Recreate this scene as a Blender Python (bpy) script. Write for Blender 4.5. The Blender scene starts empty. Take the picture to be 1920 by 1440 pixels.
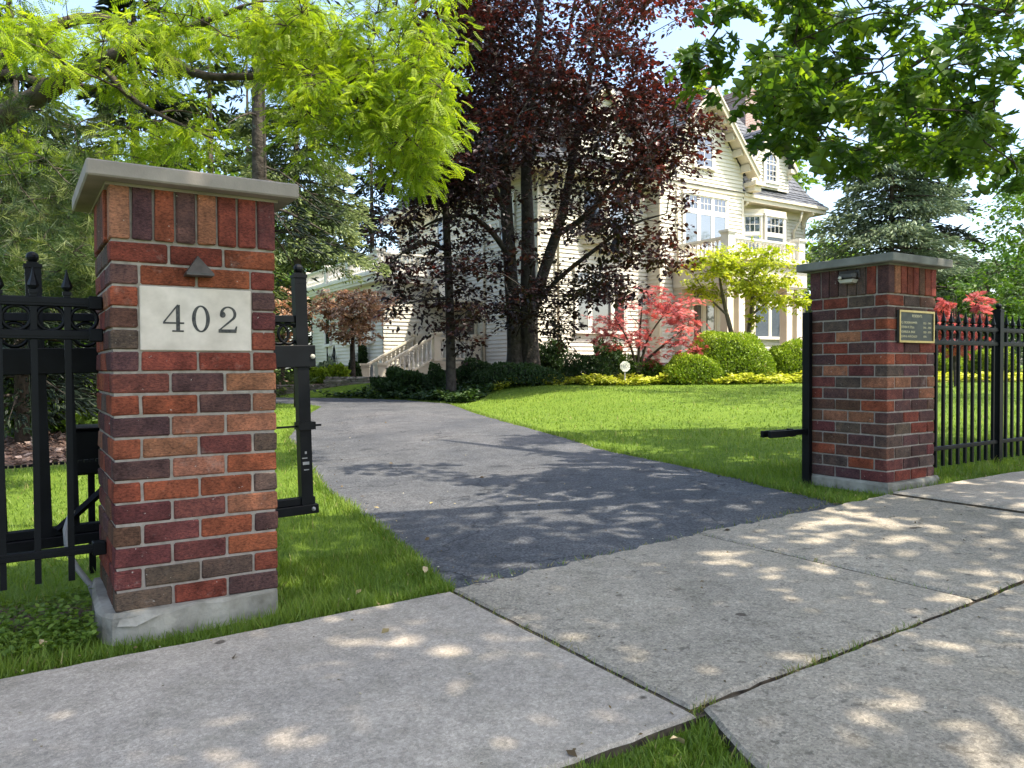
import bpy, bmesh, math, random
import numpy as np
from mathutils import Vector, Matrix

random.seed(7)
RNG = np.random.default_rng(11)
C = bpy.context.scene.collection
PI = math.pi

# ------------------------------------------------------------------ camera, light, exposure
EYE = 0.98
F = 1440.0
cam_d = bpy.data.cameras.new('camera')
cam = bpy.data.objects.new('camera', cam_d)
C.objects.link(cam)
cam_d.sensor_width = 36.0
cam_d.lens = 27.0
cam_d.clip_start = 0.05
cam_d.clip_end = 3000
CAM_M = Matrix.Translation((0, 0, EYE)) @ Matrix.Rotation(math.radians(90 - 1.2), 4, 'X') @ Matrix.Rotation(math.radians(-0.3), 4, 'Z')
cam.matrix_world = CAM_M
bpy.context.scene.camera = cam

SUN_EL = 60.0
SUN_AZ = (0.90, -0.43)                      # horizontal direction towards the sun
n_ = math.hypot(*SUN_AZ)
SUN = Vector((SUN_AZ[0] / n_ * math.cos(math.radians(SUN_EL)), SUN_AZ[1] / n_ * math.cos(math.radians(SUN_EL)), math.sin(math.radians(SUN_EL))))
sd = bpy.data.lights.new('sun', 'SUN')
sd.energy = 3.1
sd.angle = math.radians(0.53)
sd.color = (1.0, 0.92, 0.79)
sun = bpy.data.objects.new('sun', sd)
C.objects.link(sun)
sun.rotation_euler = SUN.to_track_quat('Z', 'Y').to_euler()
sun.location = (30, -15, 60)

world = bpy.data.worlds.new('World')
bpy.context.scene.world = world
world.use_nodes = True
wn = world.node_tree
bg = wn.nodes['Background']
sky = wn.nodes.new('ShaderNodeTexSky')
sky.sky_type = 'NISHITA'
sky.sun_disc = False
sky.sun_elevation = math.radians(SUN_EL)
sky.sun_rotation = math.atan2(SUN.x, SUN.y)
sky.air_density = 1.0
sky.dust_density = 2.6
sky.ozone_density = 0.7
wn.links.new(sky.outputs[0], bg.inputs['Color'])
bg.inputs['Strength'].default_value = 0.15
vs = bpy.context.scene.view_settings
bpy.context.scene.display_settings.display_device = 'sRGB'
vs.view_transform = 'Standard'
vs.look = 'None'
vs.gamma = 1.0
vs.use_curve_mapping = False
vs.exposure = 1.76
cy = bpy.context.scene.cycles
cy.max_bounces = 8
cy.diffuse_bounces = 4
cy.transmission_bounces = 6
cy.transparent_max_bounces = 6
cy.use_denoising = True
cy.sample_clamp_indirect = 6.0

# ------------------------------------------------------------------ frames and helpers
ANG = math.radians(33.0)
TX, TY = math.cos(ANG), math.sin(ANG)       # along the street
AX, AY = -math.sin(ANG), math.cos(ANG)      # away from the street
OX, OY = -1.47, 2.82                        # street-side corner of the numbered pillar


def W(s, r, z=0.0):
    return Vector((OX + s * TX + r * AX, OY + s * TY + r * AY, z))


def SR(X, Y):
    return (X - OX) * TX + (Y - OY) * TY, (X - OX) * AX + (Y - OY) * AY


def at(px, py, Y):
    d = CAM_M.to_3x3() @ Vector(((px - 960) / F, -(py - 720) / F, -1.0))
    return Vector((0, 0, EYE)) + d * (Y / d.y)


def px_of(P):                                # (N,3) world points -> pixel columns, rows (2000-wide photo frame)
    M = np.array(CAM_M.inverted())
    q = P @ M[:3, :3].T + M[:3, 3]
    zz = -q[:, 2]
    ok = zz > 0.05
    zz = np.where(ok, zz, 1)
    return 960 + F * q[:, 0] / zz, 720 - F * q[:, 1] / zz, ok


def smooth(x):
    x = np.clip(x, 0, 1)
    return x * x * (3 - 2 * x)


R_EDGE_Y = [4.0, 4.91, 6.67, 7.9, 11.8, 15.3, 18.5, 20.9, 22.3, 23.2]
R_EDGE_X = [2.5, 2.15, 1.57, 1.04, -0.08, -0.85, -1.54, -2.9, -5.0, -8.0]
L_EDGE_Y = [2.6, 3.46, 4.7, 5.7, 6.5, 10.96, 14.5, 17.2, 18.6, 19.6, 20.3]
L_EDGE_X = [0.0, -0.31, -0.78, -1.27, -1.62, -3.2, -3.9, -4.3, -5.0, -6.6, -9.0]


def xr_edge(Y): return np.interp(Y, R_EDGE_Y, R_EDGE_X)
def xl_edge(Y): return np.interp(Y, L_EDGE_Y, L_EDGE_X)


def GZ(X, Y):
    X = np.asarray(X, float); Y = np.asarray(Y, float)
    s, r = SR(X, Y)
    z = np.interp(s, [-3, 1.31, 2.93, 4.7, 6.0], [-0.055, -0.022, 0.020, 0.100, 0.128])
    rise = 0.38 * smooth((Y - 5.5) / 17.0) * smooth((X - xr_edge(Y)) / 4.0 + 0.02)
    rise = rise + 0.10 * smooth((Y - 21.5) / 6.0)
    bump = 0.015 * np.sin(X * 0.9 + 1.3) * np.sin(Y * 0.7 + 0.4) * smooth((np.abs(r) - 1.5) / 3)
    return z + rise + bump


def gz(X, Y): return float(GZ(X, Y))


def R_IN(s): return np.interp(s, [-9, 1.31, 1.34, 2.97, 4.2, 5.0, 6.1, 14], [-0.20, -0.20, -0.17, -0.11, -0.17, -0.31, -0.36, -0.42])


def in_drive(X, Y):
    s, r = SR(X, Y)
    return (X > xl_edge(Y)) & (X < xr_edge(Y)) & (r > -0.3) & (Y < 23.2) & (s > -20)


def in_walk(X, Y):
    s, r = SR(X, Y)
    return (r < R_IN(s)) & (r > -1.615)


def in_apron(X, Y):
    s, r = SR(X, Y)
    return (r <= -1.6) & (s > 1.33 + (r + 1.6) * 0.35) & (s < 6.5)


class MB:
    def __init__(self):
        self.v = []; self.f = []

    def add(self, vs_, fs):
        o = len(self.v)
        self.v.extend([tuple(p) for p in vs_])
        self.f.extend([tuple(i + o for i in f) for f in fs])
        return self

    def box(self, x0, x1, y0, y1, z0, z1, c=0.0):
        if c <= 0:
            vs_ = [(x0, y0, z0), (x1, y0, z0), (x1, y1, z0), (x0, y1, z0), (x0, y0, z1), (x1, y0, z1), (x1, y1, z1), (x0, y1, z1)]
            fs = [(3, 2, 1, 0), (4, 5, 6, 7), (0, 1, 5, 4), (1, 2, 6, 5), (2, 3, 7, 6), (3, 0, 4, 7)]
            return self.add(vs_, fs)
        c = min(c, (x1 - x0) * .45, (y1 - y0) * .45, (z1 - z0) * .45)
        vs_ = []; 
        for zz, e in ((z0, c), (z0 + c, 0), (z1 - c, 0), (z1, c)):
            a0, a1, b0, b1 = x0 + e, x1 - e, y0 + e, y1 - e
            k = c if e == 0 else 0.0
            vs_ += [(a0 + k, b0, zz), (a1 - k, b0, zz), (a1, b0 + k, zz), (a1, b1 - k, zz), (a1 - k, b1, zz), (a0 + k, b1, zz), (a0, b1 - k, zz), (a0, b0 + k, zz)]
        fs = [tuple(reversed(range(8))), tuple(range(24, 32))]
        for l in range(3):
            for i in range(8):
                j = (i + 1) % 8
                fs.append((l * 8 + i, l * 8 + j, l * 8 + 8 + j, l * 8 + 8 + i))
        return self.add(vs_, fs)

    def tube(self, pts, rad, n=6, cap=True):
        pts = [Vector(p) for p in pts]
        if not isinstance(rad, (list, tuple)):
            rad = [rad] * len(pts)
        rings = []
        up0 = None
        for i, p in enumerate(pts):
            d = (pts[min(i + 1, len(pts) - 1)] - pts[max(i - 1, 0)])
            if d.length < 1e-9: d = Vector((0, 0, 1))
            d.normalize()
            a = up0 if up0 is not None else (Vector((1, 0, 0)) if abs(d.x) < 0.8 else Vector((0, 1, 0)))
            a = a - d * a.dot(d)
            if a.length < 1e-6: a = d.orthogonal()
            a.normalize(); up0 = a
            b = d.cross(a)
            rings.append([p + (a * math.cos(2 * PI * k / n) + b * math.sin(2 * PI * k / n)) * rad[i] for k in range(n)])
        vs_ = [q for r_ in rings for q in r_]
        fs = []
        for i in range(len(pts) - 1):
            for k in range(n):
                j = (k + 1) % n
                fs.append((i * n + k, i * n + j, (i + 1) * n + j, (i + 1) * n + k))
        if cap:
            fs.append(tuple(reversed(range(n))))
            fs.append(tuple(range((len(pts) - 1) * n, len(pts) * n)))
        return self.add(vs_, fs)

    def lathe(self, prof, cx=0, cy=0, n=10):
        vs_ = []
        for r_, z in prof:
            vs_ += [(cx + r_ * math.cos(2 * PI * k / n), cy + r_ * math.sin(2 * PI * k / n), z) for k in range(n)]
        fs = []
        for i in range(len(prof) - 1):
            for k in range(n):
                j = (k + 1) % n
                fs.append((i * n + k, i * n + j, (i + 1) * n + j, (i + 1) * n + k))
        fs.append(tuple(reversed(range(n))))
        fs.append(tuple(range((len(prof) - 1) * n, len(prof) * n)))
        return self.add(vs_, fs)

    def ring(self, c, R, r_, axis='y', n=16, m=6):
        vs_ = []
        for i in range(n):
            a = 2 * PI * i / n
            for k in range(m):
                b = 2 * PI * k / m
                q = R + r_ * math.cos(b)
                h = r_ * math.sin(b)
                if axis == 'y': vs_.append((c[0] + q * math.cos(a), c[1] + h, c[2] + q * math.sin(a)))
                else: vs_.append((c[0] + q * math.cos(a), c[1] + q * math.sin(a), c[2] + h))
        fs = [(i * m + k, ((i + 1) % n) * m + k, ((i + 1) % n) * m + (k + 1) % m, i * m + (k + 1) % m) for i in range(n) for k in range(m)]
        return self.add(vs_, fs)

    def quad(self, a, b, c, d): return self.add([a, b, c, d], [(0, 1, 2, 3)])

    def prism(self, poly, y0, y1):            # polygon of (x,z), extruded in y
        n = len(poly)
        vs_ = [(x, y0, z) for x, z in poly] + [(x, y1, z) for x, z in poly]
        fs = [tuple(range(n)), tuple(reversed(range(n, 2 * n)))]
        fs += [(i + n, (i + 1) % n + n, (i + 1) % n, i) for i in range(n)]
        return self.add(vs_, fs)

    def slab(self, poly, z0, z1, zf=None):    # polygon of (x,y), extruded in z; zf adds ground height
        n = len(poly)
        h = [zf(x, y) if zf else 0.0 for x, y in poly]
        vs_ = [(x, y, z0 + h[i]) for i, (x, y) in enumerate(poly)] + [(x, y, z1 + h[i]) for i, (x, y) in enumerate(poly)]
        fs = [tuple(reversed(range(n))), tuple(range(n, 2 * n))]
        fs += [(i, (i + 1) % n, (i + 1) % n + n, i + n) for i in range(n)]
        return self.add(vs_, fs)

    def mesh(self, name):
        me = bpy.data.meshes.new(name)
        me.from_pydata(self.v, [], self.f)
        bm = bmesh.new(); bm.from_mesh(me)
        bmesh.ops.recalc_face_normals(bm, faces=bm.faces)
        bm.to_mesh(me); bm.free()
        return me

    def build(self, name, m, parent=None, smooth_=False, kind=None):
        return put(name, self.mesh(name), m, parent, smooth_, kind)


def put(name, me, m=None, parent=None, smooth_=False, kind=None):
    o = bpy.data.objects.new(name, me)
    C.objects.link(o)
    if m is not None and not me.materials: me.materials.append(m)
    if smooth_: me.polygons.foreach_set('use_smooth', [True] * len(me.polygons))
    if parent is not None: o.parent = parent
    if kind: o['kind'] = kind
    return o


def copy_of(o, parent, loc=None, rotz=None):
    c = o.copy(); C.objects.link(c); c.parent = parent
    if loc is not None: c.location = loc
    if rotz is not None: c.rotation_euler = (0, 0, rotz)
    return c


def tag(o, label, cat, group=None):
    o['label'] = label; o['category'] = cat
    if group: o['group'] = group
    return o


def empty(name, loc, rotz=0.0):
    o = bpy.data.objects.new(name, None)
    C.objects.link(o); o.location = loc; o.rotation_euler = (0, 0, rotz)
    o.empty_display_size = 0.2
    return o


def site(name, s, r, z=0.0, label=None, cat=None, group=None, turn=0.0):
    o = empty(name, W(s, r, z), ANG + turn)
    if label: tag(o, label, cat, group)
    return o


def mesh_np(name, V, Fc, v=None):
    me = bpy.data.meshes.new(name)
    V = np.ascontiguousarray(V, dtype=np.float32); Fc = np.ascontiguousarray(Fc, dtype=np.int32)
    n, k = Fc.shape
    me.vertices.add(len(V)); me.vertices.foreach_set('co', V.ravel())
    me.loops.add(n * k); me.loops.foreach_set('vertex_index', Fc.ravel())
    me.polygons.add(n); me.polygons.foreach_set('loop_start', np.arange(0, n * k, k, dtype=np.int32))
    me.update(calc_edges=True)
    if v is not None:
        a = me.attributes.new('v', 'FLOAT', 'POINT')
        a.data.foreach_set('value', np.ascontiguousarray(v, dtype=np.float32))
    return me


# ------------------------------------------------------------------ materials
def newmat(name):
    m = bpy.data.materials.new(name); m.use_nodes = True
    nt = m.node_tree
    return m, nt, nt.nodes['Principled BSDF']


def nd(nt, t, **kw):
    n = nt.nodes.new(t)
    for k, v in kw.items(): setattr(n, k, v)
    return n


def noise(nt, scale, detail=4, rough=0.55, coord='Object', stretch=None):
    tc = nd(nt, 'ShaderNodeTexCoord')
    tx = nd(nt, 'ShaderNodeTexNoise')
    tx.inputs['Scale'].default_value = scale
    tx.inputs['Detail'].default_value = detail
    tx.inputs['Roughness'].default_value = rough
    src = tc.outputs[coord] if coord != 'World' else nd(nt, 'ShaderNodeNewGeometry').outputs['Position']
    if stretch:
        mp = nd(nt, 'ShaderNodeMapping'); mp.inputs['Scale'].default_value = stretch
        nt.links.new(src, mp.inputs[0]); src = mp.outputs[0]
    nt.links.new(src, tx.inputs['Vector'])
    return tx.outputs['Fac']


def ramp(nt, fac, stops):
    r = nd(nt, 'ShaderNodeValToRGB')
    e = r.color_ramp.elements
    while len(e) < len(stops): e.new(0.5)
    for i, (p, c) in enumerate(stops):
        e[i].position = p; e[i].color = (*c, 1)
    nt.links.new(fac, r.inputs[0])
    return r.outputs['Color']


def mixc(nt, fac, a, b, mode='MIX'):
    m = nd(nt, 'ShaderNodeMix', data_type='RGBA', blend_type=mode)
    for sock, val in ((m.inputs[0], fac), (m.inputs[6], a), (m.inputs[7], b)):
        if hasattr(val, 'is_linked'): nt.links.new(val, sock)
        elif isinstance(val, tuple): sock.default_value = (*val, 1)
        else: sock.default_value = val
    return m.outputs[2]


def bump(nt, bs, h, strength, dist):
    b = nd(nt, 'ShaderNodeBump')
    b.inputs['Strength'].default_value = strength
    b.inputs['Distance'].default_value = dist
    nt.links.new(h, b.inputs['Height'])
    nt.links.new(b.outputs[0], bs.inputs['Normal'])


def simple(name, c1, c2=None, scale=4.0, rough=0.6, bmp=0.0, bscale=60, bdist=0.003, spec=0.4, metal=0.0, coord='Object', lo=0.35, hi=0.65):
    m, nt, bs = newmat(name)
    bs.inputs['Roughness'].default_value = rough
    bs.inputs['Specular IOR Level'].default_value = spec
    bs.inputs['Metallic'].default_value = metal
    if c2 is None: bs.inputs['Base Color'].default_value = (*c1, 1)
    else: nt.links.new(ramp(nt, noise(nt, scale, 5, coord=coord), [(lo, c1), (hi, c2)]), bs.inputs['Base Color'])
    if bmp > 0: bump(nt, bs, noise(nt, bscale, 4, coord=coord), bmp, bdist)
    return m


def leafmat(name, stops, trans_col, trans=0.4, rough=0.5, spec=0.3):
    m, nt, bs = newmat(name)
    at_ = nd(nt, 'ShaderNodeAttribute'); at_.attribute_name = 'v'
    col = ramp(nt, at_.outputs['Fac'], stops)
    nt.links.new(col, bs.inputs['Base Color'])
    bs.inputs['Roughness'].default_value = rough
    bs.inputs['Specular IOR Level'].default_value = spec
    tr = nd(nt, 'ShaderNodeBsdfTranslucent')
    nt.links.new(mixc(nt, 1.0, col, trans_col, 'MULTIPLY'), tr.inputs['Color'])
    mx = nd(nt, 'ShaderNodeMixShader'); mx.inputs[0].default_value = trans
    nt.links.new(bs.outputs[0], mx.inputs[1]); nt.links.new(tr.outputs[0], mx.inputs[2])
    nt.links.new(mx.outputs[0], nt.nodes['Material Output'].inputs['Surface'])
    return m


def cells(nt, scale, stretch=None):
    g_ = nd(nt, 'ShaderNodeNewGeometry'); src = g_.outputs['Position']
    if stretch:
        mp = nd(nt, 'ShaderNodeMapping'); mp.inputs['Scale'].default_value = stretch; nt.links.new(src, mp.inputs[0]); src = mp.outputs[0]
    v = nd(nt, 'ShaderNodeTexVoronoi'); v.inputs['Scale'].default_value = scale
    nt.links.new(src, v.inputs['Vector'])
    bw = nd(nt, 'ShaderNodeRGBToBW'); nt.links.new(v.outputs['Color'], bw.inputs[0])
    return bw.outputs[0]


def mult(nt, c, fac, stops, amt=1.0): return mixc(nt, amt, c, mixc(nt, 1.0, c, ramp(nt, fac, [(p, (k,) * 3 if not isinstance(k, tuple) else k) for p, k in stops]), 'MULTIPLY'))


def concrete_mat(name, base, dark, pits, agg=0.5):
    m, nt, bs = newmat(name)
    big = noise(nt, 0.9, 6, 0.62, 'World')
    c = ramp(nt, big, [(0.32, dark), (0.60, base)])
    c = mult(nt, c, noise(nt, 4.5, 6, 0.7, 'World'), [(0.30, (.80, .81, .78)), (0.5, 1.0), (0.70, 1.10)])           # old damp stains
    c = mult(nt, c, noise(nt, 26.0, 4, 0.7, 'World'), [(0.33, .86), (0.5, 1.0), (0.68, 1.10)])
    ag = cells(nt, 125.0)
    c = mult(nt, c, ag, [(0.22, .50), (0.42, .95), (0.62, 1.05), (0.80, 1.55)], agg)                                  # exposed aggregate
    fine = noise(nt, 330.0, 3, 0.8, 'World')
    c = mult(nt, c, fine, [(0.38, .6), (0.5, 1.0), (0.62, 1.35)], .7)
    pit = noise(nt, 15.0, 5, 0.66, 'World')
    pm = ramp(nt, pit, [(0.60 if pits > 0.5 else 0.70, (0, 0, 0)), (0.66 if pits > 0.5 else 0.76, (1, 1, 1))])
    bwn = nd(nt, 'ShaderNodeRGBToBW'); nt.links.new(pm, bwn.inputs[0])
    k = nd(nt, 'ShaderNodeMath', operation='MULTIPLY'); nt.links.new(bwn.outputs[0], k.inputs[0]); k.inputs[1].default_value = 0.7 * pits
    c = mixc(nt, k.outputs[0], c, tuple(x * 0.30 for x in base))
    sp = ramp(nt, noise(nt, 6.3, 1, 0.4, 'World'), [(0.765, (1, 1, 1)), (0.785, (.34, .32, .30))])                    # gum and oil spots
    c = mixc(nt, 1.0, c, sp, 'MULTIPLY')
    nt.links.new(c, bs.inputs['Base Color'])
    bs.inputs['Roughness'].default_value = 0.9
    bs.inputs['Specular IOR Level'].default_value = 0.25
    h = nd(nt, 'ShaderNodeMath', operation='SUBTRACT'); nt.links.new(ag, h.inputs[0]); nt.links.new(k.outputs[0], h.inputs[1])
    bump(nt, bs, h.outputs[0], 0.5, 0.004)
    return m


M = {}
M['walk'] = concrete_mat('concrete_walk', (0.40, 0.343, 0.272), (0.30, 0.26, 0.212), 0.3, 0.34)
M['walk_old'] = concrete_mat('concrete_worn', (0.345, 0.298, 0.228), (0.245, 0.215, 0.168), 1.0, 0.48)
M['footing'] = simple('footing_concrete', (0.17, 0.155, 0.125), (0.32, 0.30, 0.25), 9, 0.9, 0.6, 40, 0.01, 0.2)
M['cap'] = simple('cap_concrete', (0.20, 0.170, 0.145), (0.34, 0.292, 0.25), 4, 0.9, 0.4, 150, 0.002, 0.2, coord='World', lo=.3, hi=.7)
M['cap_dark'] = simple('cap_concrete_darker', (0.12, 0.118, 0.105), (0.21, 0.205, 0.18), 6, 0.85, 0.3, 150, 0.002, 0.25, coord='World')  # darker tone than the other pillar cap
M['mortar'] = simple('mortar', (0.225, 0.192, 0.158), (0.33, 0.285, 0.24), 30, 0.95, 0.6, 220, 0.003, 0.15, coord='World')
M['iron'] = simple('black_painted_iron', (0.0016, 0.0020, 0.0028), (0.004, 0.005, 0.0065), 9, 0.48, 0.05, 200, 0.001, 0.15, coord='World')
M['plate'] = simple('limestone', (0.47, 0.405, 0.335), (0.63, 0.55, 0.465), 9, 0.8, 0.15, 180, 0.001, 0.2)
M['ink'] = simple('number_paint', (0.02, 0.02, 0.02), (0.07, 0.066, 0.06), 70, 0.7)
M['lamp'] = simple('bronze_lamp', (0.035, 0.030, 0.026), (0.06, 0.052, 0.045), 30, 0.45)
M['brass'] = simple('brass_frame', (0.36, 0.27, 0.11), (0.46, 0.36, 0.16), 30, 0.35, metal=0.85)
M['bronze'] = simple('dark_bronze', (0.030, 0.034, 0.028), (0.055, 0.058, 0.048), 20, 0.5, metal=0.3)
M['letter'] = simple('raised_letters', (0.50, 0.44, 0.28), (0.60, 0.54, 0.36), 40, 0.4, metal=0.5)
M['white_plastic'] = simple('pale_plastic', (0.40, 0.38, 0.31), (0.48, 0.46, 0.38), 20, 0.4)
M['pipe'] = simple('grey_conduit', (0.24, 0.24, 0.24), (0.30, 0.30, 0.29), 20, 0.5)

# brick: colour comes from each brick object
m, nt, bs = newmat('brick_clay')
oi = nd(nt, 'ShaderNodeObjectInfo')
geo = nd(nt, 'ShaderNodeNewGeometry')
n1 = noise(nt, 14, 5, 0.65, 'World')
n2 = noise(nt, 85, 4, 0.7, 'World', (1, 1, 2.2))
c = mixc(nt, 1.0, oi.outputs['Color'], ramp(nt, n1, [(0.28, (0.55, 0.56, 0.58)), (0.5, (1, 1, 1)), (0.70, (1.45, 1.32, 1.22))]), 'MULTIPLY')
c = mixc(nt, 0.75, c, mixc(nt, 1.0, c, ramp(nt, n2, [(0.36, (0.42, 0.42, 0.45)), (0.5, (1, 1, 1)), (0.66, (1.5, 1.4, 1.3))]), 'MULTIPLY'))
c = mult(nt, c, noise(nt, 3.2, 5, 0.65, 'World'), [(0.3, .72), (0.5, 1.0), (0.7, 1.12)])
eff = ramp(nt, noise(nt, 7.5, 6, 0.75, 'World'), [(0.60, (0, 0, 0)), (0.76, (.38, .38, .38))])
c = mixc(nt, eff, c, (0.34, 0.29, 0.25))
spk = noise(nt, 60, 2, 0.5, 'World')
c = mixc(nt, nd(nt, 'ShaderNodeMath', operation='MULTIPLY').outputs[0], c, (0.5, 0.46, 0.40))
mm = [n for n in nt.nodes if n.bl_idname == 'ShaderNodeMath'][-1]
bwc = ramp(nt, spk, [(0.735, (0, 0, 0)), (0.77, (1, 1, 1))]); nt.links.new(bwc, mm.inputs[0]); mm.inputs[1].default_value = 0.7
nt.links.new(c, bs.inputs['Base Color'])
bs.inputs['Roughness'].default_value = 0.92
bs.inputs['Specular IOR Level'].default_value = 0.12
bump(nt, bs, n2, 0.9, 0.006)
M['brick'] = m

# asphalt
m, nt, bs = newmat('asphalt')
c = ramp(nt, noise(nt, 0.7, 6, 0.65, 'World'), [(0.3, (0.050, 0.053, 0.058)), (0.5, (0.072, 0.074, 0.077)), (0.7, (0.096, 0.095, 0.095))])
c = mult(nt, c, noise(nt, 5, 6, 0.75, 'World'), [(0.3, .70), (0.5, 1.0), (0.7, 1.25)])
ag = cells(nt, 95.0)
c = mult(nt, c, ag, [(0.20, .40), (0.42, .90), (0.62, 1.08), (0.80, 1.55)], .75)
c = mult(nt, c, noise(nt, 260, 3, 0.8, 'World'), [(0.36, .5), (0.5, 1.0), (0.64, 1.6)], .8)
c = mixc(nt, 1.0, c, ramp(nt, noise(nt, 2.2, 2, 0.5, 'World'), [(0.66, (1, 1, 1)), (0.72, (.62, .62, .63))]), 'MULTIPLY')
wv = nd(nt, 'ShaderNodeTexVoronoi'); wv.feature = 'DISTANCE_TO_EDGE'; wv.inputs['Scale'].default_value = .42
gp_ = nd(nt, 'ShaderNodeNewGeometry'); nz = nd(nt, 'ShaderNodeTexNoise'); nz.inputs['Scale'].default_value = 1.7; nz.inputs['Detail'].default_value = 6
nt.links.new(gp_.outputs['Position'], nz.inputs['Vector'])
va = nd(nt, 'ShaderNodeVectorMath', operation='MULTIPLY_ADD'); va.inputs[1].default_value = (1.1, 1.1, 1.1)
nt.links.new(nz.outputs['Color'], va.inputs[0]); nt.links.new(gp_.outputs['Position'], va.inputs[2]); nt.links.new(va.outputs[0], wv.inputs['Vector'])
c = mixc(nt, 1.0, c, ramp(nt, wv.outputs['Distance'], [(0.0, (.30, .30, .31)), (0.006, (1, 1, 1))]), 'MULTIPLY')
nt.links.new(c, bs.inputs['Base Color'])
bs.inputs['Roughness'].default_value = 0.8; bs.inputs['Specular IOR Level'].default_value = 0.3
bump(nt, bs, ag, 0.6, 0.006)
M['asphalt'] = m

# ground: grass, with soil/mulch by a vertex attribute
m, nt, bs = newmat('lawn_ground')
g1 = noise(nt, 0.75, 6, 0.7, 'World'); g2 = noise(nt, 34, 4, 0.7, 'World', (1, 0.35, 1)); g3 = noise(nt, 150, 3, 0.7, 'World')
c = ramp(nt, g1, [(0.3, (0.092, 0.160, 0.018)), (0.7, (0.150, 0.225, 0.030))])
c = mixc(nt, 0.6, c, mixc(nt, 1.0, c, ramp(nt, g2, [(0.3, (0.5, 0.55, 0.4)), (0.7, (1.6, 1.5, 1.3))]), 'MULTIPLY'))
c = mixc(nt, 0.5, c, mixc(nt, 1.0, c, ramp(nt, g3, [(0.3, (0.4, 0.45, 0.3)), (0.7, (1.6, 1.55, 1.4))]), 'MULTIPLY'))
soil = ramp(nt, g3, [(0.3, (0.05, 0.03, 0.02)), (0.55, (0.16, 0.10, 0.075)), (0.72, (0.34, 0.24, 0.19))])
av = nd(nt, 'ShaderNodeAttribute'); av.attribute_name = 'v'
c = mixc(nt, av.outputs['Fac'], c, soil)
nt.links.new(c, bs.inputs['Base Color'])
bs.inputs['Roughness'].default_value = 0.9; bs.inputs['Specular IOR Level'].default_value = 0.15
bump(nt, bs, g3, 0.8, 0.03)
M['lawn'] = m
M['joint'] = simple('joint_dirt', (0.030, 0.023, 0.015), (0.12, 0.092, 0.060), 25, 0.95, coord='World')

# house
M['siding'] = simple('cream_siding', (0.58, 0.545, 0.45), (0.64, 0.605, 0.505), 1.2, 0.55, 0.1, 60, 0.002, 0.3, coord='World')
M['trim'] = simple('cream_trim', (0.56, 0.50, 0.38), (0.62, 0.565, 0.44), 1.5, 0.5, coord='World')
M['trim_white'] = simple('white_trim', (0.62, 0.59, 0.52), (0.68, 0.655, 0.585), 2, 0.45, coord='World')
M['slate'] = simple('slate', (0.045, 0.050, 0.058), (0.12, 0.125, 0.135), 5.5, 0.5, 0.4, 50, 0.006, 0.4, coord='World')
m, nt, bs = newmat('window_glass')
bs.inputs['Base Color'].default_value = (0.012, 0.015, 0.02, 1); bs.inputs['Roughness'].default_value = 0.04
bs.inputs['Specular IOR Level'].default_value = 1.0; bs.inputs['IOR'].default_value = 1.9
M['glass'] = m
m, nt, bs = newmat('curtain_glass_sky_tint')
cw = nd(nt, 'ShaderNodeTexWave'); cw.inputs['Scale'].default_value = 9; cw.inputs['Distortion'].default_value = 1.0
tcn = nd(nt, 'ShaderNodeTexCoord'); nt.links.new(tcn.outputs['Object'], cw.inputs['Vector'])
nt.links.new(ramp(nt, cw.outputs['Fac'], [(0.2, (0.05, 0.065, 0.085)), (0.8, (0.16, 0.19, 0.22))]), bs.inputs['Base Color'])  # curtain folds, with a bluish tint painted in for sky reflection
bs.inputs['Roughness'].default_value = 0.05; bs.inputs['Specular IOR Level'].default_value = 1.0; bs.inputs['IOR'].default_value = 1.8
M['curtain'] = m
m, nt, bs = newmat('chimney_brick')
bt = nd(nt, 'ShaderNodeTexBrick'); bt.inputs['Scale'].default_value = 1.0
bt.inputs['Brick Width'].default_value = 0.21; bt.inputs['Row Height'].default_value = 0.075; bt.inputs['Mortar Size'].default_value = 0.008
bt.inputs['Color1'].default_value = (0.22, 0.12, 0.095, 1); bt.inputs['Color2'].default_value = (0.30, 0.20, 0.165, 1); bt.inputs['Mortar'].default_value = (0.42, 0.40, 0.37, 1)
g = nd(nt, 'ShaderNodeTexCoord'); sx = nd(nt, 'ShaderNodeSeparateXYZ'); nt.links.new(g.outputs['Object'], sx.inputs[0])
ad = nd(nt, 'ShaderNodeMath', operation='ADD'); nt.links.new(sx.outputs[0], ad.inputs[0]); nt.links.new(sx.outputs[1], ad.inputs[1])
cb = nd(nt, 'ShaderNodeCombineXYZ'); nt.links.new(ad.outputs[0], cb.inputs[0]); nt.links.new(sx.outputs[2], cb.inputs[1]); nt.links.new(cb.outputs[0], bt.inputs['Vector'])
nt.links.new(bt.outputs['Color'], bs.inputs['Base Color']); bs.inputs['Roughness'].default_value = 0.9
bump(nt, bs, bt.outputs['Fac'], -0.5, 0.01)
M['chimney'] = m
M['stone'] = simple('wall_stone', (0.13, 0.115, 0.095), (0.27, 0.245, 0.205), 7, 0.9, 0.8, 22, 0.02, 0.2, coord='World')
M['foundation'] = simple('foundation_stone', (0.20, 0.19, 0.17), (0.32, 0.30, 0.27), 3, 0.9, 0.6, 12, 0.02, 0.2, coord='World')
M['dark'] = simple('under_deck_shade', (0.01, 0.01, 0.01))  # flat black standing in for shade under the deck
M['brickstep'] = simple('red_brick_step', (0.30, 0.10, 0.065), (0.40, 0.16, 0.10), 20, 0.85, coord='World')

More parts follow.
